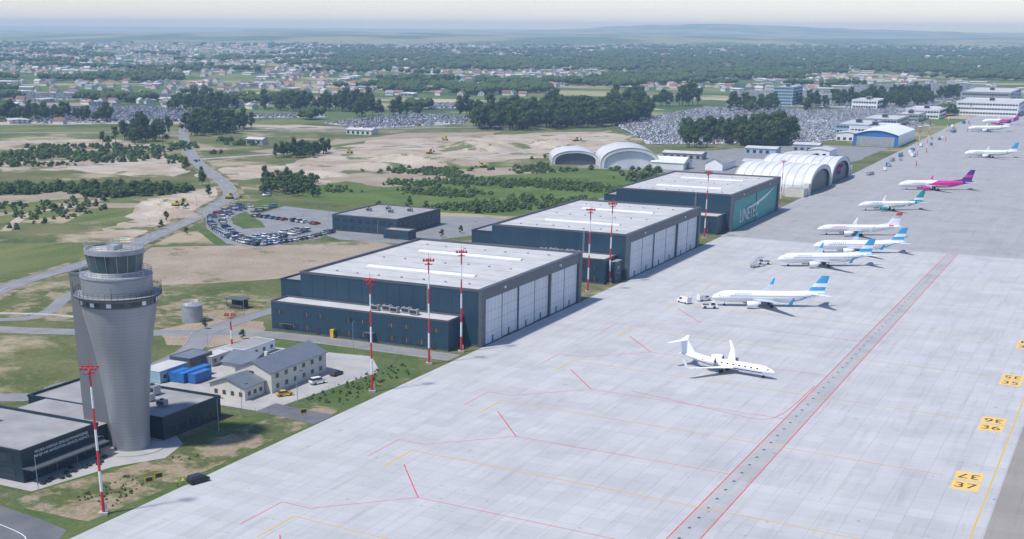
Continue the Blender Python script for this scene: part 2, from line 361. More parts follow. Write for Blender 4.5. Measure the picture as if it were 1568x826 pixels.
# ------------------------------------------------------------------ hangars
def parapet(mb,x0,x1,y0,y1,z,w,h,m):
    mb.box(x0,x1,y0,y0+w,z,z+h,m); mb.box(x0,x1,y1-w,y1,z,z+h,m)
    mb.box(x0,x0+w,y0+w,y1-w,z,z+h,m); mb.box(x1-w,x1,y0+w,y1-w,z,z+h,m)
def acunit(mb,x,y,z,s=1.):
    mb.box(x-1.2*s,x+1.2*s,y-.8*s,y+.8*s,z+.2,z+1.6*s,m_grey); mb.rev([(.55*s,1.6*s),(.55*s,1.8*s)],(x,y,z),m_dark,10)
    mb.box(x-1.0*s,x+1.0*s,y-.86*s,y-.8*s,z+.5,z+1.3*s,m_dark)
def hangar(name,xl,xr,y0,y1,H,lowx,lowh,teal=False,nd=6):
    mb=MB()
    mb.box(xl,xr,y0,y1,0,H-.9,m_navy,m_roof); parapet(mb,xl-.15,xr+.15,y0-.15,y1+.15,H-.9,.5,.75,m_frame)
    mb.box(lowx,xl-.2,y0+2,y1-2,0,lowh,m_navy,m_roofd); parapet(mb,lowx-.1,xl-.25,y0+1.9,y1-1.9,lowh,.4,.5,m_navy2)
    for i in range(1,14):
        x=xl+(xr-xl)*i/14; mb.box(x-.05,x+.05,y0-.03,y0,0.6,H-.9,m_navy2)
    mb.box(xl,xr,y0-.06,y0,0,.6,m_frame)
    mb.box(xr,xr+1.1,y0-.2,y0+2.6,0,H-.15,m_frame); mb.box(xr,xr+1.1,y1-2.4,y1+.2,0,H-.15,m_frame)
    mb.box(xr,xr+1.0,y0+2.6,y1-2.4,H-3.6,H-.2,m_frame)
    ya,yb=y0+2.6,y1-2.4; n=nd; w=(yb-ya)/n
    for i in range(n):
        a=ya+i*w;off=.25 if i%2 else .6
        mb.box(xr,xr+off,a+.05,a+w-.05,.15,H-3.7,m_teal if teal else m_door)
        if not teal:
            for z in (3.4,6.6,9.8): mb.box(xr+off,xr+off+.04,a+.1,a+w-.1,z,z+.12,m_grey)
            for q in range(1,5): mb.box(xr+off,xr+off+.03,a+w*q/5-.04,a+w*q/5+.04,.2,H-3.8,m_grey)
            mb.box(xr+off,xr+off+.05,a+w*.44,a+w*.52,.2,2.2,m_frame)
            mb.box(xr,xr+.7,a+w-.15,a+w+.15,.1,H-3.7,m_frame)
        mb.box(xr,xr+1.,a+w-.5,a+w+.5,0,H-3.7,m_frame) if (not teal and i==n-3) else None
    mb.box(xr+.1,xr+1.2,ya,yb,.0,.12,m_dark)
    for q in (.2,.75):
        y=y0+(y1-y0)*q; mb.box(xr+1.0,xr+1.4,y-.5,y+.5,H-2.2,H-1.5,m_masw)
    for q in (.28,.72):
        y=y0+(y1-y0)*q
        mb.add([(xl+12,y-1.3,H-.88),(xr-12,y-1.3,H-.88),(xr-12,y,H-.3),(xl+12,y,H-.3),(xl+12,y+1.3,H-.88),(xr-12,y+1.3,H-.88)],[(0,1,2,3),(3,2,5,4),(0,3,4),(1,5,2)],m_sky)
    for i in range(1,9):
        y=y0+(y1-y0)*i/9; mb.box(xl+.8,xr-.8,y-.08,y+.08,H-.895,H-.86,m_roofd)
    for i in range(7):
        x=xl+8+(xr-xl-16)*i/6
        for q in (.12,.5,.88):
            y=y0+(y1-y0)*q+random.uniform(-1,1); mb.box(x-.3,x+.3,y-.3,y+.3,H-.9,H-.5,m_roofd if (i+int(q*9))%2 else m_grey)
    for s in (-.3,.3): mb.beam((xr-17+s,y0-.4,3),(xr-17+s,y0-.4,H+.6),.04,m_grey)
    z=3
    while z<H: mb.beam((xr-17.3,y0-.4,z),(xr-16.7,y0-.4,z),.03,m_grey); z+=.5
    return mb
def annex(mb,x0,x1,y0,y1,H,win=True,units=5):
    mb.box(x0,x1,y0,y1,0,H-.5,m_navy,m_roof); parapet(mb,x0-.1,x1+.1,y0-.1,y1-.05,H-.5,.4,.5,m_frame)
    mb.box(x0,x1,y0-.05,y0,0,.5,m_frame)
    if win:
        L=x1-x0; n=int(L/5.2)
        for i in range(n):
            x=x0+1.5+i*(L-2)/n
            if i%4!=3: mb.box(x,x+3.4,y0-.07,y0,1.2,2.7,m_glass); mb.box(x+1.65,x+1.75,y0-.1,y0-.07,1.2,2.7,m_grey)
            else: mb.box(x,x+1.4,y0-.07,y0,.1,2.4,m_dark)
            if i%3!=1: mb.box(x+.3,x+2.9,y0-.07,y0,H-4.0,H-2.7,m_glass); mb.box(x+1.55,x+1.65,y0-.1,y0-.07,H-4.0,H-2.7,m_grey)
        mb.box(x0+L*.55,x0+L*.55+3.4,y0-1.6,y0-.1,2.9,3.1,m_frame)
    for i in range(units): acunit(mb,x1-14-i*3.4,(y0+y1)/2+(i%2)*1.2,H-.5,1.1)
hb=hangar('h',-231,-166.6-1.2,337,415,17.5,-240,13.5,nd=6); annex(hb,-236,-173,327.5,336.8,9.3)
hb.box(-232,-228,326.6,327.4,2.4,2.5,m_frame); hb.obj('aircraft_hangar')
hb=hangar('h',-224,-167.8,461,551,17.4,-234,13.5,nd=6); annex(hb,-224,-171,448,460.8,9.5); hb.obj('aircraft_hangar')
hb=hangar('h',-225,-167.8,601,689,17.4,-232,13,True,nd=4)
annex(hb,-205,-170,588,600.8,8.5); ho=hb.obj('aircraft_hangar')
t=text('sign_lettering','LINETEC',9,(-167.1,633,4.9),(math.pi/2,0,math.pi/2),m_white,.02); t.parent=ho
sw=MB(); pa=[];pb=[]
for i in range(25):
    u=i/24; y=630+46*u; z=8.2+4.6*u**1.6; pa.append((-167.12,y,z)); pb.append((-167.12,y,z-.15-1.5*math.sin(math.pi*u)**.7*(.4+.6*u)))
for i in range(24): sw.add([pa[i],pb[i],pb[i+1],pa[i+1]],[(0,1,2,3)],m_white)
o=sw.obj('sign_swoosh'); o.parent=ho
mb=MB(); mb.box(-172.5,-168.2,452.5,459,0,8,m_navy,m_roofd)
for z in (2.5,5): mb.box(-168.2,-168.1,453.5,458,z,z+1.3,m_glass)
mb.obj('stair_block')
mb=MB(); x0,x1,y0,y1,H=-333,-298,514,556,7.6
mb.box(x0,x1,y0,y1,0,H-.5,m_navy,m_roofd); parapet(mb,x0-.1,x1+.1,y0-.1,y1+.1,H-.5,.4,.5,m_frame)
for i in range(8):
    x=x0+1.5+i*4.1
    for z in (1.,4.4): mb.box(x,x+2.6,y0-.06,y0,z,z+1.5,m_glass)
for i in range(9):
    y=y0+1.5+i*4.5
    for z in (1.,4.4): mb.box(x1,x1+.06,y,y+2.8,z,z+1.5,m_glass)
for i in range(4): acunit(mb,x0+8+i*6,y0+20+(i%2)*8,H-.5)
mb.box(x0+4,x0+7,y0+.3,y0+3,H,H+.1,m_grey); mb.obj('office_building')
mb=MB(); mb.box(-300,-287,505,512,0,3.9,m_navy,m_roofd); parapet(mb,-300.1,-286.9,504.9,512.1,3.9,.3,.3,m_frame); mb.box(-296,-293,504.93,505,.1,2.6,m_dark); mb.obj('utility_building')
# ------------------------------------------------------------------ control tower
tw=MB(); c=(-194,213,0)
prof=[(4.15,0),(4.3,4),(4.7,10),(5.3,16),(6.1,22),(7.0,27),(7.9,31.5),(8.0,33.2)]
tw.rev(prof,c,m_tower,64)
tw.rev([(8.0,33.2),(8.3,33.2),(8.3,34.6),(9.1,34.9),(9.4,35.0),(9.4,35.35),(7.6,35.35),(7.6,39.0),(7.45,39.1)],c,m_tower2,64,[m_tower2,m_frame,m_tower2,m_tower2,m_dark,m_tower2,m_tower,m_tower2,m_tower2],cap=False)
for i in range(40):
    a=2*math.pi*i/40
    if i%4!=0: tw.obox((c[0]+8.32*math.cos(a),c[1]+8.32*math.sin(a),33.95),(-math.sin(a),math.cos(a),0),(math.cos(a),math.sin(a),0),(0,0,1),.52,.04,.42,m_glass if i%3 else m_white)
tw.rev([(7.4,39.1),(7.75,39.1),(7.75,39.4),(5.5,39.4),(5.5,40.3),(6.15,44.0),(6.35,44.05),(6.35,45.0),(5.9,45.05),(5.9,44.7)],c,m_tower2,64,[m_tower2,m_tower2,m_tower2,m_tower2,m_cab,m_tower2,m_tower2,m_tower2,m_roofd,m_roofd])
for i in range(16):
    a=2*math.pi*i/16; ca,sa=math.cos(a),math.sin(a)
    tw.beam((c[0]+5.53*ca,c[1]+5.53*sa,40.3),(c[0]+6.18*ca,c[1]+6.18*sa,44),.09,m_tower2)
def ringrail(mb,r,z,h,c,n=36,m=m_grey,bars=3):
    for i in range(n):
        a=2*math.pi*i/n;b=2*math.pi*(i+1)/n
        p=(c[0]+r*math.cos(a),c[1]+r*math.sin(a));q=(c[0]+r*math.cos(b),c[1]+r*math.sin(b))
        mb.beam((*p,z),(*p,z+h),.05,m)
        for k in range(1,bars+1): mb.beam((*p,z+h*k/bars),(*q,z+h*k/bars),.045,m)
ringrail(tw,9.3,35.35,1.25,c,44,m_dark); ringrail(tw,7.6,39.4,1.2,c,36,m_grey); ringrail(tw,6.2,45.0,1.1,c,30,m_grey)
for dx,dy,h in ((-1,0,2.2),(1.5,1,1.6),(.5,-2,2.4),(-2,2,1.6),(2.6,-1,1.6)): tw.beam((c[0]+dx,c[1]+dy,44.7),(c[0]+dx,c[1]+dy,44.7+h),.06,m_grey)
tw.box(c[0]-1.5,c[0]+1,c[1]-1,c[1]+1.5,44.7,45.6,m_grey)
for a in (0.6,2.2,3.9,5.3): tw.beam((c[0]+9.35*math.cos(a),c[1]+9.35*math.sin(a),35.4),(c[0]+9.35*math.cos(a),c[1]+9.35*math.sin(a),38.),.06,m_dark)
tw.box(-205.8,-197.5,211,218.5,0,38.6,m_shaft,m_roofd); parapet(tw,-205.9,-197.4,210.9,218.6,38.6,.3,.5,m_shaft)
tw.rev([(7.5,.035),(7.5,.16)],c,m_yard,48)
tw.obj('control_tower',smooth=True)
tb=MB()
def lowblock(mb,x0,x1,y0,y1,H,roof=m_roofd):
    mb.box(x0,x1,y0,y1,0,H-.6,m_navy2,roof); parapet(mb,x0-.12,x1+.12,y0-.12,y1+.12,H-.6,.4,.6,m_navy2)
lowblock(tb,-235,-197,183,206,7.2); lowblock(tb,-232,-190.5,220,241.5,5.6); tb.box(-226,-199,206.2,219.8,0,5.4,m_navy2,m_roofd)
for i in range(5):
    y=185+i*4.2
    if i!=2: tb.box(-197,-196.92,y,y+3.2,1,2.8,m_glass)
    tb.box(-197,-196.92,y+.2,y+2.6,4.0,5.0,m_glass) if i>2 else None
for i in range(7): tb.box(-234+i*5.2,-230.5+i*5.2,182.92,183,1,2.8,m_glass); tb.box(-234+i*5.2,-230.5+i*5.2,182.92,183,4.2,5.8,m_glass)
tb.box(-197,-194,183,206,3.1,3.4,m_frame)
for y in (184,190,196,202): tb.beam((-194.3,y,0),(-194.3,y,3.1),.12,m_frame)
for i in range(5): tb.box(-190.5,-190.42,222+i*3.9,224.4+i*3.9,1,2.6,m_glass)
for (x,y,s) in ((-215,190,1.),(-220,197,1.2),(-208,226,1.4),(-212,231,1.4),(-204,231,1.2),(-207,236,1.5),(-198,229,1.),(-215,237,1.3)): acunit(tb,x,y,6.6 if y<206 else 5.,s)
tb.box(-216,-203,224.5,225.1,5.,7.4,m_frame); tb.box(-216,-215.6,225.1,238,5.,7.4,m_frame)
o=tb.obj('tower_operations_building')
for k,(s,z) in enumerate((('POLSKA AGENCJA ZEGLUGI POWIETRZNEJ',5.9),('POLISH AIR NAVIGATION SERVICES AGENCY',5.0))):
    t=text('sign_lettering',s,.82,(-196.75,194.5,z),(math.pi/2,0,math.pi/2),m_white,.01); t.parent=o
mb=MB()
for i in range(14):
    x,y=-195+random.uniform(-1,3),184+i*1.5; mb.box(x,x+.9,y,y+.9,.0,.5,m_dark)
mb.obj('planter_boxes')
# ------------------------------------------------------------------ small buildings near the house
hs=MB()
def gable(mb,x0,x1,y0,y1,h,r,wall,roof,ax='Y',ov=.5):
    mb.box(x0,x1,y0,y1,0,h,wall)
    if ax=='Y':
        xm=(x0+x1)/2; mb.add([(x0,y0,h),(x1,y0,h),(xm,y0,h+r),(x0,y1,h),(x1,y1,h),(xm,y1,h+r)],[(0,1,2),(4,3,5)],wall)
        dz=ov*r/((x1-x0)/2)
        for s,xe in ((-1,x0-ov),(1,x1+ov)):
            a=[(xe,y0-ov,h-dz+.05),(xe,y1+ov,h-dz+.05),(xm,y1+ov,h+r+.05),(xm,y0-ov,h+r+.05)]
            b=[(p[0],p[1],p[2]+.15) for p in a]; mb.add(a+b,[(0,1,2,3),(4,5,6,7),(0,1,5,4),(1,2,6,5),(2,3,7,6),(3,0,4,7)],roof)
    else:
        ym=(y0+y1)/2; mb.add([(x0,y0,h),(x0,y1,h),(x0,ym,h+r),(x1,y0,h),(x1,y1,h),(x1,ym,h+r)],[(0,1,2),(4,3,5)],wall)
        dz=ov*r/((y1-y0)/2)
        for ye in (y0-ov,y1+ov):
            a=[(x0-ov,ye,h-dz+.05),(x1+ov,ye,h-dz+.05),(x1+ov,ym,h+r+.05),(x0-ov,ym,h+r+.05)]
            b=[(p[0],p[1],p[2]+.15) for p in a]; mb.add(a+b,[(0,1,2,3),(4,5,6,7),(0,1,5,4),(1,2,6,5),(2,3,7,6),(3,0,4,7)],roof)
gable(hs,-203.5,-192,265,291,5.6,2.4,m_wall,m_hroof); gable(hs,-205,-194,256,264.4,3.4,1.9,m_wall,m_hroof); gable(hs,-213,-204.2,272,284,4.6,2.,m_wall,m_hroof,'X')
for i in range(6):
    for z in (1.,3.7): hs.box(-192,-191.93,267+i*4.1,268.3+i*4.1,z,z+1.2,m_glass)
for i in range(3): hs.box(-194,-193.93,257.3+i*2.5,258.5+i*2.5,1,2.1,m_glass)
for i in range(4): hs.box(-203.6+i*2.6,-202.6+i*2.6,255.93,256,1,2.1,m_glass); 
hs.box(-199,-197.6,264.6,265,4.4,5.4,m_glass)
hs.box(-199,-198.2,272,272.8,7,8.9,m_wall); hs.obj('brick_service_house')
def container(name,x0,x1,y0,y1,H,m,roof=None,nw=3):
    mb=MB(); mb.box(x0,x1,y0,y1,.15,H,m,roof or m)
    parapet(mb,x0-.05,x1+.05,y0-.05,y1+.05,H,.15,.12,m)
    k=int((y1-y0)/.6)
    for i in range(k): mb.box(x1,x1+.05,y0+i*.6,y0+i*.6+.25,.3,H-.2,m)
    for i in range(nw):
        y=y0+(y1-y0)*(i+.5)/nw; mb.box(x1+.05,x1+.09,y-.6,y+.6,1.1,2.1,m_glass)
    k=int((x1-x0)/.6)
    for i in range(k): mb.box(x0+i*.6,x0+i*.6+.25,y0-.05,y0,.3,H-.2,m)
    return mb.obj(name)
container('office_container',-226,-219,290,305,3.2,m_white,m_roofd,4); container('office_container',-228,-223,280,289,2.8,m_grey,m_roof)
container('storage_container',-231,-224,259,271,3.2,m_lblue,m_roof); container('storage_container',-232,-225,273,283,3.6,m_frame,m_hroof)
container('blue_shipping_container',-221,-218.5,262,274,2.6,m_blue,nw=0); container('blue_shipping_container',-217.8,-215.4,263,270,2.6,m_blue,nw=0)
container('blue_shipping_container',-223.6,-221.2,262,268,2.6,m_blue,nw=0)
mb=MB(); mb.rev([(3.4,0),(3.4,5.2),(3.5,5.2),(3.5,5.4),(.5,6.1),(.4,6.3)],(-265.5,325,0),m_grey,28)
ringrail(mb,3.4,5.4,1.,(-265.5,325),16); mb.obj('water_storage_tank',smooth=True)
mb=MB(); 
for x in (-269,-262.5):
    for y in (348,351): mb.beam((x,y,0),(x,y,3),.1,m_dark)
mb.box(-269.6,-262,347.3,351.6,3,3.25,m_frame); mb.box(-269.2,-262.3,350.9,351,.4,2.6,m_glass); mb.box(-269.0,-262.6,348.,348.1,.4,1.2,m_frame); mb.obj('bus_shelter')
mb=MB(); mb.box(-262,-250,206,214,0,4,m_navy2,m_roofd); parapet(mb,-262.1,-249.9,205.9,214.1,4,.3,.3,m_frame); mb.box(-250,-249.9,208,211,.1,2.6,m_glass); mb.obj('guard_building')
# ------------------------------------------------------------------ masts
def mast(H=30,nb=7):
    mb=MB(); z=1.
    mb.box(-.9,.9,-.9,.9,0,.5,m_yard)
    r0,r1=.33,.17
    for i in range(nb):
        a=.5+(H-.5)*i/nb;b=.5+(H-.5)*(i+1)/nb
        mb.beam((0,0,a),(0,0,b),r0+(r1-r0)*a/H,m_masr if i%2==0 else m_masw,10,r0+(r1-r0)*b/H)
    mb.box(-.4,.4,-.4,.4,H-1.6,H-1.4,m_masr)
    for s in (-1,1): 
        mb.beam((-1.5,s*.5,H-.7),(1.5,s*.5,H-.7),.09,m_masr); mb.beam((-1.1,s*.4,H-1.7),(1.1,s*.4,H-1.7),.07,m_masr)
        for x in (-1.35,-.5,.5,1.35):
            mb.obox((x,s*.75,H-.55),(1,0,0),(0,1,0),(0,-.4*s,1),.26,.16,.24,m_masr); mb.obox((x,s*.95,H-.6),(1,0,0),(0,1,0),(0,-.4*s,1),.2,.05,.17,m_dark)
    mb.beam((-1.5,-.5,H-.7),(-1.5,.5,H-.7),.08,m_masr); mb.beam((1.5,-.5,H-.7),(1.5,.5,H-.7),.08,m_masr)
    mb.beam((0,0,H),(0,0,H+1.3),.05,m_masr); mb.beam((.6,0,H-1),(.6,0,H+.9),.04,m_masr)
    mb.box(.35,.7,-.2,.2,1,2.2,m_grey)
    return mb
ms=mast().obj('floodlight_mast',(-170,177,0),.5)
for x,y in ((-170,279),(-171,312),(-169.5,329),(-171,432),(-170,451),(-172,576)): link('floodlight_mast',ms.data,(x,y,0),.5)
for x,y in ((-170,706),(-140,967),(-150,1080),(-152,1200),(-150,1330),(-60,1400)): link('floodlight_mast',ms.data,(x,y,0),.5,.8)
mast(11,4).obj('short_floodlight_mast',(-231,300,0),.5)
# ------------------------------------------------------------------ arched hangars
def barrel(name,c,rot,L,W,H,m,ribs=8,ribm=None,open_end=True,sides=3.,seg=22):
    mb=MB(); ribm=ribm or m
    def prof(k=1.): return [( -W/2*math.cos(math.pi*i/seg)*k, sides+(H-sides)*math.sin(math.pi*i/seg)**.85*1.0*k if 0<i<seg else sides) for i in range(seg+1)]
    P=[(-W/2,0)]+prof()+[(W/2,0)]
    n=len(P)
    def ring(x,k=0): return [(x,p[0]*(1+k),p[1]*(1+k*1.2)) for p in P]
    rs=ring(-L/2)+ring(L/2); mb.add(rs,[(i,i+1,n+i+1,n+i) for i in range(n-1)],m)
    mb.add(ring(-L/2),[tuple(range(n))],m)
    mb.add(ring(L/2-1.5),[tuple(range(n))],m_frame if open_end else m)  # open end: set-back dark sheet paints the shade of the interior
    Q=ring(L/2+.02); Q2=[(L/2+.02,p[0]*.88,p[1]*.84) for p in P]; mb.add(Q+Q2,[(i,i+1,n+i+1,n+i) for i in range(n-1)],m)
    for r in range(ribs+1):
        x=-L/2+L*r/ribs; A=ring(x-.3,.01)+ring(x+.3,.01); mb.add(A,[(i,i+1,n+i+1,n+i) for i in range(n-1)],ribm)
        B=ring(x-.3,.0)+ring(x-.3,.01)+ring(x+.3,.01)+ring(x+.3,0)
        mb.add(B,[(i,i+1,n+i+1,n+i) for i in range(n-1)]+[(2*n+i,2*n+i+1,3*n+i+1,3*n+i) for i in range(n-1)],ribm)
    return mb.obj(name,(c[0],c[1],0),rot)
barrel('arched_fabric_hangar',(-190,791,0),0,45,56,14.5,m_fab,9,m_rib); barrel('arched_fabric_hangar',(-190,848,0),0,45,56,14.5,m_fab,9,m_rib)
mb=MB(); mb.box(-170,-167,758,763,0,6.5,m_wall,m_roof); mb.box(-170,-167,876.5,881,0,6.5,m_wall,m_roof)
mb.box(-178,-167.5,749,758,0,4.5,m_wall,m_roofd); mb.obj('hangar_side_block')
barrel('tent_hangar',(-360,872,0),-1.1,38,32,9.5,m_fab,8,m_rib); barrel('tent_hangar',(-320,872,0),-1.1,44,40,13.5,m_fab,8,m_rib,False)
mb=MB(); gable(mb,-297,-274,858,876,4.5,3.2,m_fab,m_fab,'X'); mb.box(-274,-273.9,864,870,0,4,m_frame); mb.obj('gable_tent')
mb=MB(); gable(mb,-262,-250,868,900,4.5,3.2,m_white,m_roofd); mb.obj('storage_shed')
mb=MB(); x0,x1,y0,y1=-214,-178,1118,1200; P=[(x0+(x1-x0)*i/12,9+3.5*math.sin(math.pi*i/12)) for i in range(13)]
F=[(x0,y0,0)]+[(x,y0,z) for x,z in P]+[(x1,y0,0)];B=[(a,y1,b) for a,_,b in F]; n=len(F)
mb.add(F+B,[tuple(range(n))],m_blue); mb.add(F+B,[tuple(range(n,2*n))],m_blue)
mb.add([(a,y0-1,b+.1) for a,_,b in F[1:-1]]+[(a,y1+1,b+.1) for a,_,b in F[1:-1]],[(i,i+1,n-2+i+1,n-2+i) for i in range(n-3)],m_white)
mb.box(x0,x0+.1,y0,y1,0,9,m_lblue); mb.box(x1-.1,x1,y0,y1,0,9,m_white); mb.box(x0+3,x1-3,y0-.1,y0,0,7.5,m_grey); mb.obj('curved_roof_hangar')
def slab(name,x0,x1,y0,y1,H,st,m,roof=m_roof):
    mb=MB(); mb.box(x0,x1,y0,y1,0,H,m,roof); parapet(mb,x0-.2,x1+.2,y0-.2,y1+.2,H,.5,.8,m)
    for s in range(st):
        z=H*(s+.35)/st; h=H/st*.42
        mb.box(x0+1,x1-1,y0-.1,y0,z,z+h,m_glass); mb.box(x1,x1+.1,y0+1,y1-1,z,z+h,m_glass)
        k=int((x1-x0)/3)
        for i in range(k): mb.box(x0+1.5+i*3,x0+2.1+i*3,y0-.18,y0-.1,z,z+h,m)
    acunit(mb,(x0+x1)/2,(y0+y1)/2,H,2.5); return mb.obj(name)
slab('hotel_building',-420,-395,1655,1705,22,6,m_lblue); slab('terminal_building',-195,-130,1590,1680,14,3,m_white); slab('terminal_building',-205,-150,1700,1840,20,4,m_grey)
slab('terminal_building',-235,-200,1500,1560,9,2,m_white); slab('office_block',-150,-100,1880,1960,26,6,m_lblue); slab('warehouse_building',-250,-215,1330,1400,8,2,m_grey)
slab('pier_building',-235,-212,1440,1490,7,2,m_grey); slab('warehouse_building',-255,-225,1240,1310,8,2,m_lblue)
slab('cargo_building',-320,-290,1640,1690,10,2,m_white); slab('cargo_building',-240,-205,1230,1290,7,1,m_white)
# ------------------------------------------------------------------ aircraft
def amat(n,c,r=.3): return simple(n,c,tuple(x*.93 for x in c),.4,r,0,True)
a_white=amat('aircraft_white',(.80,.81,.82)); a_blue=amat('aircraft_light_blue',(.05,.34,.62)); a_navy=amat('aircraft_navy',(.01,.03,.15)); a_teal=amat('aircraft_teal',(.02,.30,.30))
a_pink=amat('aircraft_magenta',(.62,.02,.28)); a_purp=amat('aircraft_purple',(.06,.02,.22)); a_grey=amat('aircraft_grey',(.48,.50,.52)); a_red=amat('aircraft_red',(.6,.03,.03)); a_dk=amat('aircraft_glass',(.012,.014,.02),.1)
a_metal=simple('aircraft_bare_metal',(.5,.5,.52),rough=.25,metal=.9,obj=True)
def airfoil(mb,root,tip,m,th=.11,tipth=.10,mid=None,vertical=False):
    S=[root]+([mid] if mid else [])+[tip]; rings=[]
    pr=[(0,0),(.08,.55),(.3,1),(.65,.65),(1,.04),(.65,-.45),(.3,-.7),(.08,-.45)]
    for i,(x,y,z,c) in enumerate(S):
        t=c*(th if i==0 else tipth)*.5
        rings.append([(x-c*a,y+(t*b if vertical else 0),z+(0 if vertical else t*b)) for a,b in pr])
    n=len(pr)
    for i in range(len(rings)-1):
        mm=m[i] if isinstance(m,list) else m
        mb.add(rings[i]+rings[i+1],[(k,(k+1)%n,n+(k+1)%n,n+k) for k in range(n)],mm)
    mm=m[-1] if isinstance(m,list) else m
    mb.add(rings[-1],[tuple(range(n))],mm)
def lerp4(a,b,t): return tuple(a[i]+(b[i]-a[i])*t for i in range(4))
def jet(L=39.5,R=1.9,half=17.9,fc=None,finm=None,engm=None,letm=None,rear=False,wl=True,zc=3.35,wingm=None,wlm=None,fin_h=6.4,band=None):
    mb=MB(); fc=fc or (lambda t,a:a_white); finm=finm or [a_white]; engm=engm or a_white; k=L/39.5; x0=L/2
    wingm=wingm or a_grey; wlm=wlm or a_white
    st=[(0,-.5,.04),(.35,-.46,.42),(1.,-.36,.85),(2.,-.22,1.27),(3.2,-.08,1.60),(4.6,0,1.82),(6,0,1.9)]+[(6+i*.8,0,1.9) for i in range(1,26)]+[(26.8,.06,1.85),(27.9,.14,1.77),(29,.22,1.68),(30.1,.33,1.55),(31.3,.45,1.40),(32.4,.6,1.23),(33.6,.74,1.06),(36,1.02,.70),(38.2,1.22,.38),(39.5,1.3,.12)]
    n=24; rings=[]
    for s,z,r in st:
        rings.append([(x0-s*k,R/1.9*r*math.cos(2*math.pi*(i+.5)/n),zc+z*k+R/1.9*r*1.04*math.sin(2*math.pi*(i+.5)/n)) for i in range(n)])
    for j in range(len(st)-1):
        for i in range(n):
            t=(st[j][0]+st[j+1][0])/2/39.5; ang=(360*(i+1)/n)%360
            mb.add([rings[j][i],rings[j][(i+1)%n],rings[j+1][(i+1)%n],rings[j+1][i]],[(3,2,1,0)],fc(t,ang))
    mb.add(rings[-1],[tuple(range(n))],a_dk)
    for s in (-1,1):
        for a0,a1,s0,s1 in ((50,88,2.0,2.9),(22,46,2.3,3.4)):
            q=[]
            for (aa,ss) in ((a0,s0),(a1,s0),(a1,s1),(a0,s1)):
                r=np.interp(ss,[p[0] for p in st],[p[2] for p in st])*R/1.9+.02; z=np.interp(ss,[p[0] for p in st],[p[1] for p in st])*k
                q.append((x0-ss*k,s*r*math.cos(math.radians(aa)),zc+z+r*1.04*math.sin(math.radians(aa))))
            mb.add(q,[(0,1,2,3)],a_dk)
    wn=7 if rear else int(L*1.0)
    for s in (-1,1):
        for i in range(wn):
            x=x0-(6.5+(24.5*i/max(wn-1,1) if not rear else 2.4*i))*k; w=.13 if not rear else .26; y=s*(R*.985+.03)
            mb.add([(x-w,y,zc+.28),(x+w,y,zc+.28),(x+w,y*.975,zc+.28+.36),(x-w,y*.975,zc+.28+.36)],[(0,1,2,3)],a_dk)
        for sx in ((5.,32.) if not rear else (5.,)):
            r=np.interp(sx,[p[0] for p in st],[p[2] for p in st])*R/1.9+.02; z=np.interp(sx,[p[0] for p in st],[p[1] for p in st])*k
            x=x0-sx*k
            for dx in (-.45,.45): mb.add([(x+dx-.04,s*r*.93,zc+z-.7),(x+dx+.04,s*r*.93,zc+z-.7),(x+dx+.04,s*r*.88,zc+z+1.0),(x+dx-.04,s*r*.88,zc+z+1.0)],[(0,1,2,3)],a_grey)
    if letm:
        for s in (-1,1):
            for i in range(7):
                x=x0-(8.+i*.85)*k; y=s*(R*.90+.03)
                mb.add([(x-.2,y,zc+.85),(x+.2,y,zc+.85),(x+.16,y*.82,zc+1.35),(x-.16,y*.82,zc+1.35)],[(0,1,2,3)],letm)
    wz=zc-R*.55; xr=x0-(13.2 if not rear else 15.5)*k; rc=7.6*k if not rear else 6.0*k; sw=.53
    for s in (-1,1):
        rt=(xr,s*R*.5,wz,rc); tipx=xr-half*sw; md=(xr-half*sw*.36,s*half*.36,wz+half*.035,rc*.56); tp=(tipx,s*half,wz+half*.105,1.55*k)
        airfoil(mb,rt,tp,wingm,.13,.10,md)
        if wl: airfoil(mb,tp,(tipx-1.5,s*(half+.55),wz+half*.105+2.3,.6),wlm,.1,.1,vertical=True)
        for q in (.42,.62,.8):
            p=lerp4(md,tp,(q-.36)/.64); mb.beam((p[0]-p[3]*.5,s*half*q,p[2]-.2),(p[0]-p[3]*1.12,s*half*q,p[2]-.3),.16,wingm,6,.05)
    ep=[(.62,0),(.98,.12),(1.06,.5),(1.05,1.6),(.9,2.7),(.66,3.6),(.60,3.7)]
    def eng(cx,cy,cz,sc,m):
        nn=18; rr=[[(cx-z*sc,cy+r*sc*math.cos(2*math.pi*i/nn),cz+r*sc*math.sin(2*math.pi*i/nn)) for i in range(nn)] for r,z in ep]
        for j in range(len(ep)-1): mb.add(rr[j]+rr[j+1],[(i,(i+1)%nn,nn+(i+1)%nn,nn+i) for i in range(nn)],a_metal if j==0 else m)
        mb.add([(p[0]-.35*sc,p[1],p[2]) for p in rr[0]],[tuple(range(nn))],a_dk); mb.add(rr[-1],[tuple(range(nn))],a_dk)
        mb.beam((cx-3.5*sc,cy,cz),(cx-4.4*sc,cy,cz),.35*sc,a_metal,8,.08)
    if rear:
        for s in (-1,1):
            eng(x0-22.6*k,s*(R+1.25),zc+.75,.95,engm); mb.obox((x0-25.*k,s*(R+.3),zc+.7),(1,0,0),(0,1,0),(0,0,1),1.2,.7,.1,a_white)
    else:
        for s in (-1,1):
            eng(xr+1.9*k,s*4.9*k,wz-.75,1.08*k,engm); mb.obox((xr-1.2*k,s*4.9*k,wz-.1),(1,0,0),(0,1,0),(0,0,1),1.8*k,.14,.5,a_white)
    fz=zc+1.0*k; ft=fz+fin_h*k
    a=(x0-31.8*k,0,fz,6.4*k); b=(x0-37.0*k if not rear else x0-36.*k,0,ft,2.6*k if not rear else 3.2*k); ns=len(finm)
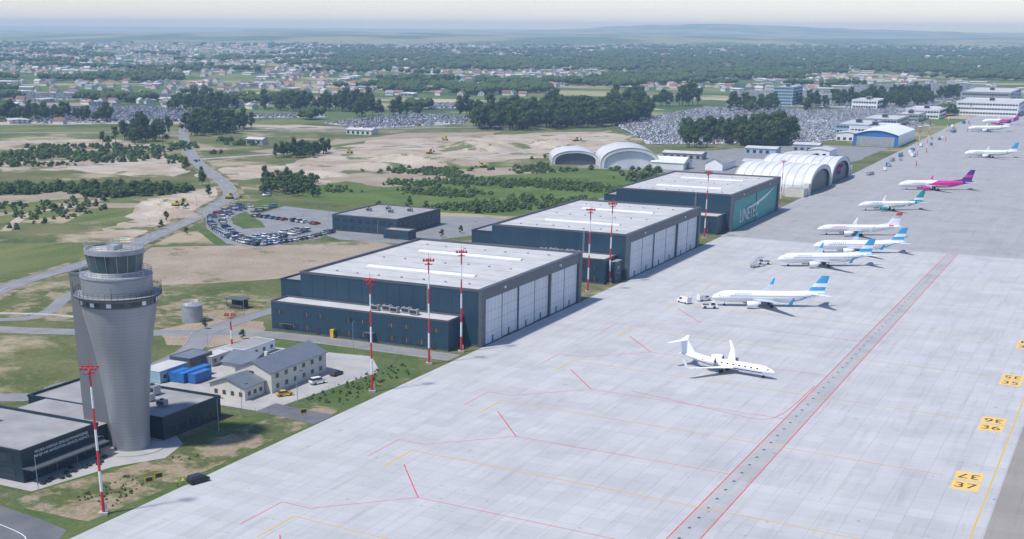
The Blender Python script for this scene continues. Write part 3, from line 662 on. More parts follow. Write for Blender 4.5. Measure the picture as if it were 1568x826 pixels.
    for i in range(ns): airfoil(mb,lerp4(a,b,i/ns),lerp4(a,b,(i+1)/ns),finm[i],.09,.09,vertical=True)
    mb.add([(x0-27.5*k,0,zc+R*.98),(x0-33.2*k,.12,zc+R*.8),(x0-33.2*k,-.12,zc+R*.8),(x0-33.2*k,0,fz+1.6*k)],[(0,1,3),(0,3,2)],finm[0])
    for s in (-1,1):
        if rear: airfoil(mb,(x0-36.2*k,0,ft,3.0*k),(x0-39.6*k,s*6.,ft-.1,1.2*k),a_white,.09,.09)
        else: airfoil(mb,(x0-34.4*k,s*.4,zc+1.0*k,4.1*k),(x0-38.6*k,s*7.1*k,zc+1.65*k,1.4*k),a_white,.09,.09)
    def wheel(x,y,r,w): 
        mb.beam((x,y-w,r),(x,y+w,r),r,m_tyre,14)
    nx=x0-4.6*k; mb.beam((nx,0,.4),(nx,0,zc-R*.7),.1,a_grey,6); wheel(nx,.22,.36,.12); wheel(nx,-.22,.36,.12)
    for s in (-1,1):
        gx=x0-20.3*k; gy=s*2.8*k; mb.beam((gx,gy,.5),(gx,gy,wz+.1),.15,a_grey,6); wheel(gx,gy+.35,.55,.17); wheel(gx,gy-.35,.55,.17)
    return mb
def put(mb,name,nose,d=(.90,.436)):
    """d = direction from nose to tail"""
    h=math.atan2(-d[1],-d[0]); L=max(v[0] for v in mb.v)
    return mb.obj(name,(nose[0]-math.cos(h)*L,nose[1]-math.sin(h)*L,.04),h,smooth=True)
def charter(t,a):
    e=a if a<=90 else (180-a if a<=270 else a-360)
    u=.60+.0030*(e+90)
    if t>.62 and (u-.03<t<u+.05): return a_blue
    return a_white
cf=[a_white,a_blue,a_white,a_blue,a_blue]
put(jet(fc=charter,finm=cf,letm=a_blue,wlm=a_blue),'passenger_jet',(-124.5,430.5),(.91,.41))
put(jet(fc=charter,finm=cf,letm=a_blue,wlm=a_blue),'passenger_jet',(-124,519),(.86,.51))
put(jet(fc=charter,finm=cf,letm=a_blue,wlm=a_blue),'passenger_jet',(-119,560),(.89,.45))
def ef(t,a): return a_red if (t>.84 and 20<a<160 and t<.9) else a_white
put(jet(L=38.6,R=1.6,half=14,fc=ef,finm=[a_white,a_white,a_white,a_grey,a_red],letm=a_red,engm=a_white,zc=3.1),'passenger_jet',(-129,612))
def gf(t,a): return a_teal if (t>.55 and a>200 and a<340) or t>.84 else a_white
put(jet(L=36.2,R=1.55,half=13.6,fc=gf,finm=[a_teal,a_white,a_teal,a_teal,a_teal],letm=a_teal,engm=a_teal,zc=3.1),'passenger_jet',(-129,708),(.83,.56))
def wf(t,a):
    if t>.40+.12*math.sin(math.radians(a)): return a_pink if t<.86 else a_purp
    return a_white
put(jet(L=44.5,R=1.95,half=17.2,fc=wf,finm=[a_purp,a_purp,a_pink,a_purp,a_purp],letm=a_pink,engm=a_pink,wlm=a_pink),'passenger_jet',(-127,817))
put(jet(fc=charter,finm=[a_white,a_blue,a_blue],letm=a_blue),'passenger_jet',(-119,1055))
put(jet(L=37.5,fc=wf,finm=[a_purp,a_pink,a_purp],engm=a_pink),'passenger_jet',(-150,1440))
put(jet(fc=charter,finm=[a_white,a_navy]),'passenger_jet',(-150,1330))
put(jet(L=37.5,finm=[a_white,a_red]),'passenger_jet',(-150,1640))
put(jet(L=37.5,fc=wf,finm=[a_purp,a_pink,a_purp],engm=a_pink),'passenger_jet',(-203,838),(.98,.2))
def bz(t,a): return a_navy if (195<a<215 or 325<a<345) and .12<t<.85 else a_white
put(jet(L=29.4,R=1.2,half=13.9,fc=bz,finm=[a_white],rear=True,zc=2.3,wingm=a_white,fin_h=5.6,wlm=a_white),'business_jet',(-79.3,341),(-.985,.17))
# ------------------------------------------------------------------ cars
def car_np(kind=0,wheels=True):
    v=[];f=[];c=[]
    def quadbox(P,col,w):
        o=len(v); v.extend(P); c.extend([(*col,w)]*len(P)); return o
    W=.9
    lo=[(-2.15,.3),(2.15,.3),(2.2,.62),(1.95,.82),(1.0,.95),(-2.05,.98),(-2.2,.7)] if kind==0 else [(-2.3,.35),(2.3,.35),(2.35,.8),(2.0,1.05),(1.3,1.15),(-2.3,1.2),(-2.35,.8)]
    ct=[(.95,.95,.86),(.3,1.45,.66),(-1.3,1.45,.66),(-1.95,.97,.84)] if kind==0 else [(1.3,1.15,.88),(.7,1.85,.74),(-2.0,1.85,.74),(-2.28,1.2,.86)]
    n=len(lo)
    o=quadbox([(x,-W,z) for x,z in lo]+[(x,W,z) for x,z in lo],(1,1,1),1)
    for i in range(n): f.append((o+i,o+(i+1)%n,o+n+(i+1)%n,o+n+i))
    for s in (0,n): f.append((o+s,o+s+1,o+s+2,o+s+3)); f.append((o+s,o+s+3,o+s+4,o+s+5)); f.append((o+s,o+s+5,o+s+6,o+s+6))
    g=(.03,.035,.045)
    for s in (-1,1):
        o=quadbox([(x,s*w,z) for x,z,w in ct],g,0); f.append((o,o+1,o+2,o+3))
    o=quadbox([(ct[0][0],-ct[0][2],ct[0][1]),(ct[0][0],ct[0][2],ct[0][1]),(ct[1][0],ct[1][2],ct[1][1]),(ct[1][0],-ct[1][2],ct[1][1])],g,0); f.append((o,o+1,o+2,o+3))
    o=quadbox([(ct[3][0],-ct[3][2],ct[3][1]),(ct[3][0],ct[3][2],ct[3][1]),(ct[2][0],ct[2][2],ct[2][1]),(ct[2][0],-ct[2][2],ct[2][1])],g,0); f.append((o,o+1,o+2,o+3))
    o=quadbox([(ct[1][0],-ct[1][2],ct[1][1]+.01),(ct[1][0],ct[1][2],ct[1][1]+.01),(ct[2][0],ct[2][2],ct[2][1]+.01),(ct[2][0],-ct[2][2],ct[2][1]+.01)],(1,1,1),1); f.append((o,o+1,o+2,o+3))
    if wheels:
      for wx in (-1.35,1.35):
        for s in (-1,1):
            m=8; o=len(v)
            for yy in (s*.72,s*.93):
                for i in range(m):
                    t=2*math.pi*i/m; v.append((wx+.33*math.cos(t),yy,.33+.33*math.sin(t))); c.append((.02,.02,.02,0))
            for i in range(m): f.append((o+i,o+(i+1)%m,o+m+(i+1)%m,o+m+i))
            f+= [(o+m,o+m+1,o+m+2,o+m+3),(o+m,o+m+3,o+m+4,o+m+5),(o+m,o+m+5,o+m+6,o+m+7)]
      for x,z in ((2.19,.66),(-2.2,.75)):
        for s in (-1,1): o=quadbox([(x+.01,s*.5,z-.08),(x+.01,s*.82,z-.08),(x+.0,s*.82,z+.08),(x,s*.5,z+.08)],(.8,.8,.75) if x>0 else (.5,.02,.02),0); f.append((o,o+1,o+2,o+3))
    f=[q for q in f if len(set(q))==4]
    return np.array(v,float),np.array(f,int),np.array(c,float)
CT=[car_np(0),car_np(1)]; CTF=[car_np(0,False),car_np(1,False)]
PAL=[(.72,.72,.72),(.72,.72,.72),(.45,.46,.48),(.35,.36,.38),(.03,.03,.035),(.03,.03,.035),(.06,.065,.07),(.15,.16,.17),(.35,.02,.02),(.02,.06,.2),(.08,.15,.3),(.5,.47,.4),(.55,.56,.58)]
PAL_GLINT=PAL+[(.85,.85,.87)]*18+[(.55,.60,.68)]*6  # extra pale entries paint windscreen and roof glints into far car colours
def carmesh(t,col):
    o=massmesh('m',[CT[t]],[(0,0,0,0,0,1,1,1,col)],m_car); me=o.data; D.objects.remove(o); me.name='car_body'; return me
CM=[carmesh(t,c) for c in PAL for t in (0,0,1)]
def car(x,y,r,me=None,name='parked_car',z=.05): return link(name,me or random.choice(CM),(x,y,z),r)
def row(pts,n,off,ang=math.pi/2,fill=.9):
    P=smoothline(pts,10); 
    for i in range(n):
        if random.random()>fill: continue
        t=i/(n-1)*(len(P)-1); k=min(int(t),len(P)-2); p=P[k].lerp(P[k+1],t-k); d=(P[k+1]-P[k]).normalized()
        q=p+Vector((-d.y,d.x))*off; car(q.x,q.y,math.atan2(d.y,d.x)+ang+random.uniform(-.04,.04))
arc=[(-424,560),(-412,522),(-392,495),(-370,475),(-350,462),(-338,458)]
row(arc,38,3,fill=.95); row(arc,34,8.5,fill=.8)
row([(-337,462),(-331,482),(-331,508)],17,-1,fill=.95); row([(-345,470),(-341,485),(-342,505)],13,0,fill=.95); row([(-350,476),(-347,488),(-348,505)],10,0,fill=.9)
row([(-392,534),(-370,530),(-350,526)],14,0,fill=.7); row([(-398,545),(-402,568)],8,3,fill=.8); row([(-340,560),(-310,575)],9,4,fill=.3)
row([(-441,600),(-468,640)],15,-7.5,fill=.9)
def cm(t,col): return carmesh(t,col)
car(-188,265,1.0,cm(0,(.65,.40,.02)),'yellow_service_car'); car(-187,279,1.2,cm(1,(.72,.72,.72)),'white_pickup'); car(-187.5,289,1.5,cm(0,(.05,.05,.06)),'parked_car'); car(-206,268,.3)
car(-165.3,200.5,1.25,cm(1,(.015,.018,.03)),'patrol_van')
lots=[('distant_parked_cars',[(-474,1250),(-362,1042),(-250,1115),(-222,1240),(-190,1400),(-230,1440),(-300,1600),(-479,1571)]),
 ('distant_parked_cars',[(-470,1630),(-330,1660),(-250,1900),(-300,2100),(-418,2111),(-560,2000)]),
 ('distant_parked_cars',[(-320,1620),(-215,1430),(-205,1560),(-210,1900),(-245,1890),(-325,1650)]),
 ('distant_parked_cars',[(-717,1101),(-649,1063),(-600,1170),(-640,1260),(-730,1280)]),
 ('distant_parked_cars',[(-1178,1126),(-951,957),(-836,1082),(-860,1130),(-1040,1230)]),
 ('distant_parked_cars',[(-400,1900),(-250,1930),(-200,2300),(-330,2500),(-460,2300)]),
 ('distant_parked_cars',vp((-640,1700),(-250,1720),(-260,1840),(-650,1850))),
 ('distant_parked_cars',[(-160,1720),(-60,1700),(-60,1900),(-150,2100)]),
 ('distant_parked_cars',vp((-60,1560),(60,1600),(150,1680),(60,1720),(-80,1640))),
 ('distant_parked_cars',vp((-330,1360),(-150,1400),(-160,1450),(-340,1420)))]
for nm,P in lots:
    sheet('distant_car_park',P,.065,m_yard,20,4,3); pl=[]
    x0,x1=min(p[0] for p in P),max(p[0] for p in P); y0,y1=min(p[1] for p in P),max(p[1] for p in P)
    yy=y0;r=0
    while yy<y1:
        xx=x0
        while xx<x1:
            if inpoly(xx,yy,P) and random.random()<.95 and noise.noise((xx/40,yy/40,2))>-.5:
                t=random.choice((0,0,1)); pl.append((t,xx,yy,.07,math.pi/2+random.uniform(-.05,.05)+(math.pi if random.random()<.4 else 0),1,1,1,random.choice(PAL_GLINT)))
            xx+=2.6
        yy+=5.2 if r%2==0 else 8.0; r+=1
    massmesh(nm,CTF,pl,m_car)
def boxvan(name,loc,rot,m,L=5.5,H=2.4):
    mb=MB(); W=1.0
    P=[(-L/2,.4),(L/2,.4),(L/2+.02,1.1),(L/2-.9,1.35),(L/2-1.5,H),(-L/2,H)]
    n=len(P); vs=[(x,-W,z) for x,z in P]+[(x,W,z) for x,z in P]
    mb.add(vs,[(i,(i+1)%n,n+(i+1)%n,n+i) for i in range(n)]+[tuple(range(n))[::-1],tuple(range(n,2*n))],m)
    mb.add([(L/2-.88,-.85,1.37),(L/2-.88,.85,1.37),(L/2-1.48,.8,H-.08),(L/2-1.48,-.8,H-.08)],[(0,1,2,3)],m_glass)
    for s in (-1,1): mb.add([(L/2-1.1,s*1.01,1.35),(L/2-2.6,s*1.01,1.35),(L/2-2.6,s*1.01,H-.35),(L/2-1.55,s*1.01,H-.35)],[(0,1,2,3)],m_glass)
    for x in (-L/2+1,L/2-1.1):
        for s in (-1,1): mb.beam((x,s*.75,.36),(x,s*1.03,.36),.36,m_tyre,12)
    mb.box(-L/2+.5,L/2-1.8,-.3,.3,H,H+.12,m_yel2)
    return mb.obj(name,(*loc,.04),rot)
boxvan('white_service_van',(-134,430),2.6,m_white); boxvan('white_service_van',(-129,437),.9,m_white,5,2.2)
def tug(loc,rot):
    mb=MB(); mb.box(-2.6,2.6,-1.2,1.2,.4,1.15,m_white); mb.box(.4,1.8,-1.,1.,1.15,1.3,m_dark); mb.box(.5,1.7,-.9,.9,1.3,2.1,m_glass); mb.box(.4,1.8,-1.,1.,2.1,2.2,m_white)
    mb.box(-2.4,-.2,-1.,1.,1.15,1.4,m_frame)
    for x in (-1.6,1.6):
        for s in (-1,1): mb.beam((x,s*.8,.5),(x,s*1.25,.5),.5,m_tyre,12)
    mb.beam((-2.6,0,.5),(-5.,0,.5),.08,m_yel2); return mb.obj('aircraft_tug',(*loc,.04),rot)
tug((-123.5,425.5),.4); tug((-130,521),3.6)
def stairs(loc,rot):
    mb=MB(); mb.box(-2.5,1.5,-.9,.9,.4,.9,m_white)
    for s in (-1,1):
        mb.beam((-3.5,s*.8,.6),(2.5,s*.8,3.6),.1,m_grey); mb.beam((-3.5,s*.8,1.6),(2.5,s*.8,4.6),.06,m_grey)
    for i in range(12): mb.box(-3.4+i*.5,-3.+i*.5,-.8,.8,.6+i*.25,.68+i*.25,m_grey)
    mb.box(2.5,4,-.9,.9,3.5,3.65,m_grey)
    for s in (-1,1): mb.beam((2.6,s*.85,3.6),(1.2,s*.85,.9),.09,m_grey); mb.beam((2.5,s*.85,4.6),(4,s*.85,4.6),.06,m_grey)
    for x in (-2,1):
        for s in (-1,1): mb.beam((x,s*.7,.35),(x,s*.95,.35),.35,m_tyre,10)
    return mb.obj('boarding_stairs',(*loc,.04),rot)
stairs((-131,513),1.2)
for i in range(26):
    y=random.uniform(880,1500); x=random.uniform(-160,-150)-(y-880)*.02
    boxvan('service_van',(x,y),random.uniform(1.3,1.8),random.choice((m_white,m_blue,m_grey,m_yel2,m_white)),random.uniform(5,9),random.uniform(2,3))
# ------------------------------------------------------------------ people
m_skin=simple('skin',(.5,.3,.22)); m_hair=simple('hair',(.04,.025,.015))
def person(loc,rot,vest):
    me=D.meshes.new('p')
    J=[(0,0,.95),(0,0,1.2),(0,0,1.42),(0,.01,1.52),(0,.02,1.66),(.2,0,1.40),(.27,.03,1.12),(.24,.12,.88),(-.2,0,1.40),(-.27,0,1.12),(-.25,.06,.86),(.1,0,.9),(.11,.03,.5),(.12,0,.08),(.12,.14,.05),(-.1,0,.9),(-.12,-.05,.5),(-.12,-.1,.08),(-.12,.04,.05)]
    E=[(0,1),(1,2),(2,3),(3,4),(2,5),(5,6),(6,7),(2,8),(8,9),(9,10),(0,11),(11,12),(12,13),(13,14),(0,15),(15,16),(16,17),(17,18)]
    R=[.15,.15,.15,.06,.11,.07,.05,.04,.07,.05,.04,.09,.065,.05,.04,.09,.065,.05,.04]
    me.from_pydata(J,E,[]); o=D.objects.new('airport_worker',me); C.collection.objects.link(o)
    sk=o.modifiers.new('s','SKIN')
    for i,r in enumerate(R): me.skin_vertices[0].data[i].radius=(r,r*.8)
    me.skin_vertices[0].data[0].use_root=True
    o.modifiers.new('u','SUBSURF').levels=1
    dg=C.evaluated_depsgraph_get(); m2=D.meshes.new_from_object(o.evaluated_get(dg)); o.modifiers.clear(); o.data=m2
    m2.materials.clear()
    for m in (vest,m_navy2,m_skin,m_hair): m2.materials.append(m)
    for p in m2.polygons:
        z=p.center.z; p.material_index=0 if .92<z<1.5 else (1 if z<=.92 else (2 if (z<1.7 and p.center.y>.0) else 3)); p.use_smooth=True
    o.location=(*loc,.04); o.rotation_euler=(0,0,rot); return o
m_vest=simple('hi_vis_vest',(.55,.75,.02),(.5,.7,.02)); 
person((-167.4,196.3),1.,m_vest); person((-166.9,197.6),3.5,m_vest)
# ------------------------------------------------------------------ fences, lamps, signs
def fence(name,pts,h=2.2,sp=3.):
    mb=MB()
    for i in range(len(pts)-1):
        a=Vector((*pts[i],0));b=Vector((*pts[i+1],0));L=(b-a).length;k=max(1,int(L/sp))
        for j in range(k+1):
            p=a.lerp(b,j/k); mb.beam(p,p+Vector((0,0,h)),.04,m_grey)
        for z in (.2,.7,1.2,1.7,h): mb.beam(a+Vector((0,0,z)),b+Vector((0,0,z)),.012,m_grey)
    return mb.obj(name)
fence('perimeter_fence',[(-207,176),(-192,174),(-178,172.5)]); fence('perimeter_fence',[(-186,244),(-181,248),(-179,262),(-178,300),(-184,318)]); fence('perimeter_fence',[(-186,244),(-234,250),(-262,300)])
fence('perimeter_fence',[(-340,360),(-272,305),(-262,300)])
def lamp(x,y,h=8,r=0):
    mb=MB(); mb.beam((0,0,0),(0,0,h),.1,m_grey,6,.06); mb.beam((0,0,h),(1.4,0,h+.3),.05,m_grey,6); mb.box(1.0,1.9,-.15,.15,h+.2,h+.34,m_dark); return mb
lm=lamp(0,0).obj('street_lamp',(-190,180,0))
for x,y,r in ((-188,196,0),(-184,232,0),(-186,244,1),(-214,181,4),(-240,300,0),(-256,340,3),(-300,500,1),(-340,500,2),(-352,540,2),(-395,560,0),(-410,515,3),(-372,395,2.5),(-392,455,2.5),(-425,530,2.5),(-262,520,0),(-272,600,0),(-182,262,0),(-200,318,1.6)): link('street_lamp',lm.data,(x,y,0),r)
def sign(x,y,r):
    mb=MB(); 
    for s in (-.5,.5): mb.beam((0,s,0),(0,s,2.2),.05,m_grey)
    mb.box(-.06,.06,-.9,.9,1.3,2.5,m_yel2); mb.box(.061,.07,-.7,.7,1.5,2.3,m_blk); return mb.obj('yellow_apron_sign',(x,y,0),r)
sign(-172,193,-.5); sign(-172,196,-.5); sign(-172,250,-.5)
mb=MB(); mb.box(-213.5,-212.3,326.2,327.3,0,2.6,m_yel2); mb.box(-212.3,-212.25,326.4,327.1,1.,2.2,m_blk); mb.obj('yellow_cabinet')
def excav(x,y,r):
    mb=MB()
    for s in (-1,1): mb.box(-2,2,s*1.4-.35,s*1.4+.35,0,.9,m_tyre)
    mb.box(-2,1.5,-1.3,1.3,1.1,2.2,m_yel2); mb.box(.3,1.6,-1.3,-.1,2.2,3.2,m_glass); mb.box(.3,1.6,-1.3,-.1,3.2,3.3,m_yel2)
    mb.beam((1.4,.4,1.8),(4.2,.4,4.6),.28,m_yel2); mb.beam((4.2,.4,4.6),(6.3,.4,1.6),.22,m_yel2); mb.box(5.7,6.8,0,.9,.6,1.6,m_dark); return mb.obj('excavator',(x,y,0),r)
excav(-446,585,.4)
for l,F in ((20,1060),(60,1080),(-30,1000),(-90,1000),(90,1120),(-20,1120),(110,1010),(-155,690),(10,900)): excav(*V(l,F),random.uniform(0,6))
sheet('storage_yard',[(-345,840),(-262,835),(-236,770),(-222,900),(-190,905),(-180,1110),(-250,1112),(-330,960)],.031,m_asph2,15,4,51)
for i,(l,F,r,h) in enumerate(((5,1045,26,6),(28,1060,18,5),(-45,950,20,4),(-20,930,24,4),(-160,700,12,3),(-150,660,12,3),(-60,900,22,3),(70,1075,20,5),(-95,850,14,3))):
    mb=MB(); x,y=V(l,F); n=20; R=[]
    for k in range(6):
        q=k/5; R.append([(x+r*(1-q)*math.cos(2*math.pi*j/n)*(1+.25*noise.noise((j*.6,i,k*.4)))*1.5,y+r*(1-q)*math.sin(2*math.pi*j/n)*(1+.25*noise.noise((j*.6,i+5,k*.4))),h*(1-(1-q)**1.6)*(1+.3*noise.noise((j*.7,k,i)))-.1) for j in range(n)])
    for k in range(5): mb.add(R[k]+R[k+1],[(j,(j+1)%n,n+(j+1)%n,n+j) for j in range(n)],m_sand)
    mb.obj('spoil_heap',smooth=True)
# ------------------------------------------------------------------ trees
def ico(sub=1):
    bm=bmesh.new(); bmesh.ops.create_icosphere(bm,subdivisions=sub,radius=1); v=np.array([x.co[:] for x in bm.verts]); f=np.array([[y.index for y in x.verts] for x in bm.faces]); bm.free(); return v,f
IV,IF=ico(1)
def tree_near(seed,H=12,R=4.,nl=34,nb=8,trunk=True,low=.2):
    r=np.random.default_rng(seed); v=[];f=[];c=[]
    def addtube(a,b,ra,rb):
        a=np.array(a,float);b=np.array(b,float);o=len(v);n=4
        for p,rr in ((a,ra),(b,rb)):
            for i in range(n): t=2*math.pi*i/n; v.append((p[0]+rr*math.cos(t),p[1]+rr*math.sin(t),p[2])); c.append((.06,.045,.03,0))
        for i in range(n): f.append((o+i,o+(i+1)%n,o+n+(i+1)%n)); f.append((o+i,o+n+(i+1)%n,o+n+i))
    addtube((0,0,0),(0,0,H*.6),.28 if trunk else .1,.12 if trunk else .04)
    cl=[]
    for i in range(nb):
        a=2*math.pi*i/nb+r.uniform(-.4,.4); rr=R*r.uniform(.25,.72); z=H*r.uniform(low,.88); rr*=1-.5*max(0,(z/H-.6)/.4)
        p=(rr*math.cos(a),rr*math.sin(a),z)
        if trunk: addtube((0,0,z*.6),p,.1,.04)
        cl.append((p,R*r.uniform(.34,.62)))
    cl.append(((0,0,H*.86),R*.5)); cl.append(((0,0,H*.62),R*.62))
    for p,s in cl:
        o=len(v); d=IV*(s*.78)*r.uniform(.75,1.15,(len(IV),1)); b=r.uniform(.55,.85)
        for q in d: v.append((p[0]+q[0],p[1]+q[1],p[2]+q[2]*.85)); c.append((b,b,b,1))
        for t in IF: f.append(tuple(o+k for k in t))
        for _ in range(nl):
            u=r.normal(size=3); u/=np.linalg.norm(u); q=np.array(p)+u*s*r.uniform(.8,1.2)*np.array([1,1,.88]); e=r.normal(size=3); w=np.cross(u,e); w/=np.linalg.norm(w)+1e-6; x=np.cross(w,u)+u*r.uniform(-.5,.5)
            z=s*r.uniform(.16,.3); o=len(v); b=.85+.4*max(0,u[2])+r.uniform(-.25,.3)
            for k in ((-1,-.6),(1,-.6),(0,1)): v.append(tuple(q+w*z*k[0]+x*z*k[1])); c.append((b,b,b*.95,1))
            f.append((o,o+1,o+2))
    v=np.array(v); v[:,2]=np.maximum(v[:,2],0)
    return v,np.array(f),np.array(c)
def tree_far(seed,H=12,R=5):
    r=np.random.default_rng(seed); v=[];f=[];c=[]
    for i in range(4):
        p=(r.uniform(-.55,.55)*R,r.uniform(-.55,.55)*R,H*r.uniform(.42,.72)); s=R*r.uniform(.45,.7); o=len(v); d=IV*r.uniform(.65,1.25,(len(IV),1))*s
        for q in d:
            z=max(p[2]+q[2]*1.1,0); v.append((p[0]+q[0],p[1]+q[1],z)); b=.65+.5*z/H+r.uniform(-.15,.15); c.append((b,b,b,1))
        for t in IF: f.append(tuple(o+k for k in t))
    return np.array(v),np.array(f),np.array(c)
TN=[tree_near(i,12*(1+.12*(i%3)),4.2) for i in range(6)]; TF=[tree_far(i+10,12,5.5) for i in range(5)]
SH=[tree_near(20+i,2.6,2.4,14,4,False,.15) for i in range(3)]
def gcol(dark=1.):
    t=random.random(); return (( .055+.04*t)*dark,(.095+.045*t)*dark,(.032+.010*random.random())*dark)
def forest(name,P,sp,T=TN,s=(.8,1.3),dark=.78,jit=True,thr=None):
    if jit: P=jitter(P,25,14,len(P))
    pl=[]
    for x,y in scatter(P,sp):
        if thr is not None and noise.noise((x/45,y/45,3.3))+.4*noise.noise((x/12,y/12,7.3))<thr: continue
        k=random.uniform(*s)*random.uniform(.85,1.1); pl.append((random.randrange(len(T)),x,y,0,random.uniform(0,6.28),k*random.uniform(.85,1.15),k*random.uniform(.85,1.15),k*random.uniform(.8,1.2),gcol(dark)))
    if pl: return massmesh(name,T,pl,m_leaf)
forest('woodland',vp((3,1231),(51,1231),(110,1262),(190,1385),(200,1460),(100,1500),(15,1340)),8.5,s=(1.1,1.6))
forest('woodland',vp((156,1075),(224,1048),(264,1100),(287,1210),(204,1205)),8,s=(.8,1.3),thr=-.2)
forest('woodland',vp((215,1085),(262,1085),(280,1150),(230,1150)),8,s=(1.3,1.7))
forest('woodland',vp((-290,1040),(-240,1065),(-215,1200),(-300,1200)),8.5,s=(.8,1.2),thr=-.05)
forest('woodland',vp((-255,1190),(-205,1150),(-200,1230),(-260,1290)),8.5,s=(.9,1.3))
forest('woodland',vp((-330,1480),(-100,1500),(-110,1590),(-340,1560)),11,s=(1.,1.5),thr=-.12)
forest('woodland',vp((-120,1400),(20,1420),(30,1450),(-120,1430)),10,s=(1.,1.5),thr=-.2)
forest('woodland',vp((-600,1330),(-350,1300),(-350,1340),(-600,1400)),11,s=(.9,1.4),thr=-.05)
forest('woodland',vp((-140,960),(-110,960),(-105,1010),(-140,1010)),6,s=(.5,.8))
forest('woodland',vp((-125,730),(-85,730),(-90,810),(-130,830)),5.,s=(.3,.6),thr=-.15,dark=1.2)
forest('woodland',vp((-310,760),(-190,790),(-160,760),(-180,725),(-300,745)),4.,T=SH,s=(.8,1.6),thr=-.1,dark=1.)
forest('woodland',vp((330,1500),(560,1650),(700,1900),(640,1950),(300,1560)),13,s=(1.,1.5),thr=.0)
forest('woodland',vp((170,1620),(290,1640),(290,1700),(170,1690)),12,s=(1.3,1.7),thr=-.1)
forest('shrubs',[(-440,640),(-300,600),(-268,650),(-268,760),(-320,830),(-430,780)],3.2,T=SH,s=(.35,1.0),thr=-.02,dark=1.45)
forest('shrubs',[(-330,640),(-300,600),(-285,620),(-300,660)],4,T=SH,s=(.7,1.4),dark=1.3,thr=-.2)
forest('shrubs',[(-345,835),(-275,835),(-265,720),(-275,780)],4,T=SH,s=(.8,1.7),thr=-.1,dark=1.2)
forest('shrubs',vp((-320,760),(-150,700),(-200,600),(-330,600)),6,T=SH,s=(.4,1.),thr=.16,dark=1.3)
forest('shrubs',vp((-100,905),(100,985),(60,900),(-60,850)),5,T=SH,s=(.5,1.2),thr=.05,dark=1.3)
forest('shrubs',vp((-420,1000),(-150,1150),(-200,900),(-330,880)),6,T=SH,s=(.5,1.4),thr=.14,dark=1.2)
forest('shrubs',[(-182,264),(-170,264),(-170,300),(-180,312)],2.2,T=SH,s=(.12,.32),thr=.0,jit=False,dark=1.3)
forest('shrubs',[(-182,180),(-170,180),(-170,245),(-180,240)],1.6,T=SH,s=(.08,.2),thr=.05,jit=False,dark=1.4)
forest('shrubs',[(-268,700),(-240,700),(-240,750),(-268,760)],5,T=SH,s=(.7,1.4),thr=-.1,dark=1.2)
TM=[]
for i in range(3):
    o=massmesh('t',[TN[i]],[(0,0,0,0,0,1,1,1,gcol(1.1))],m_leaf); TM.append(o.data); D.objects.remove(o)
for x,y,s in ((-384,470,.3),(-405,478,.35),(-420,500,.4),(-442,540,.4),(-460,585,.5),(-350,585,.4),(-340,600,.5),(-278,520,.3),(-276,535,.3),(-300,600,.5),(-255,318,.25),(-500,630,.6),(-520,655,.6),(-560,690,.7),(-236,312,.25)): link('roadside_tree',random.choice(TM),(x,y,0),random.uniform(0,6),s)
lotp=[p for _,p in lots]
pl=[]
for i in range(60000):
    u=random.random(); F=1/(1/1350*(1-u)+1/11000*u); 
    half=F*.43; l=random.uniform(-half*1.08,half*1.12)
    x,y=V(l,F)
    n=noise.noise((x/330,y/170,1.7))+.55*noise.noise((x/90,y/60,5.1))
    thr=.36 if F>2300 else .30
    if l>F*.10 and F>2500: thr-=.5
    if -F*.1<l<F*.12 and 2900<F<5400: thr-=.45
    if F<2200 and l>120: thr+=.5
    if n<thr: continue
    if F<2600 and any(inpoly(x,y,p) for p in lotp): continue
    k=(.9+F/5200)*random.uniform(.65,1.3); kz=(.75+F/16000)*random.uniform(.75,1.35)
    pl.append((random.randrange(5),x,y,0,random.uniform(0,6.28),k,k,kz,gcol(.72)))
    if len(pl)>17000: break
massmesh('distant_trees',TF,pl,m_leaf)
# ------------------------------------------------------------------ houses
def house_np():
    v=[];f=[];c=[]
    def q(P,col,w=0):
        o=len(v);v.extend(P);c.extend([(*col,w)]*len(P));f.append((o,o+1,o+2)); 
        if len(P)==4: f.append((o,o+2,o+3))
    a,b,h,r=5,6.5,5.5,3.6; w=(.62,.6,.55)
    q([(-a,-b,0),(a,-b,0),(a,-b,h),(-a,-b,h)],w);q([(a,-b,0),(a,b,0),(a,b,h),(a,-b,h)],w);q([(a,b,0),(-a,b,0),(-a,b,h),(a,b,h)],w);q([(-a,b,0),(-a,-b,0),(-a,-b,h),(-a,b,h)],w)
    q([(-a,-b,h),(a,-b,h),(0,-b,h+r)],w);q([(a,b,h),(-a,b,h),(0,b,h+r)],w)
    q([(-a-.6,-b-.5,h-.4),(-a-.6,b+.5,h-.4),(0,b+.5,h+r+.1),(0,-b-.5,h+r+.1)],(1,1,1),1);q([(a+.6,b+.5,h-.4),(a+.6,-b-.5,h-.4),(0,-b-.5,h+r+.1),(0,b+.5,h+r+.1)],(1,1,1),1)
    for z in (1.2,3.8):
        for x in (-3,0,2.6): q([(x,-b-.05,z),(x+1.1,-b-.05,z),(x+1.1,-b-.05,z+1.3),(x,-b-.05,z+1.3)],(.03,.035,.04))
        for y in (-4,-1,2.5): q([(a+.05,y,z),(a+.05,y+1.2,z),(a+.05,y+1.2,z+1.3),(a+.05,y,z+1.3)],(.03,.035,.04))
    q([(1,2,h+r-1.5),(1.7,2,h+r-1.5),(1.7,2,h+r+1),(1,2,h+r+1)],(.3,.15,.1))
    return np.array(v,float),np.array(f),np.array(c,float)
def shed_np():
    v,f,c=house_np(); v=v.copy(); c=c.copy(); v[:,2]=np.where(v[:,2]>5,5+(v[:,2]-5)*.25,v[:,2]); v[:,0]*=2.2; v[:,1]*=2.8; return v,f,c
HP=[house_np(),shed_np()]
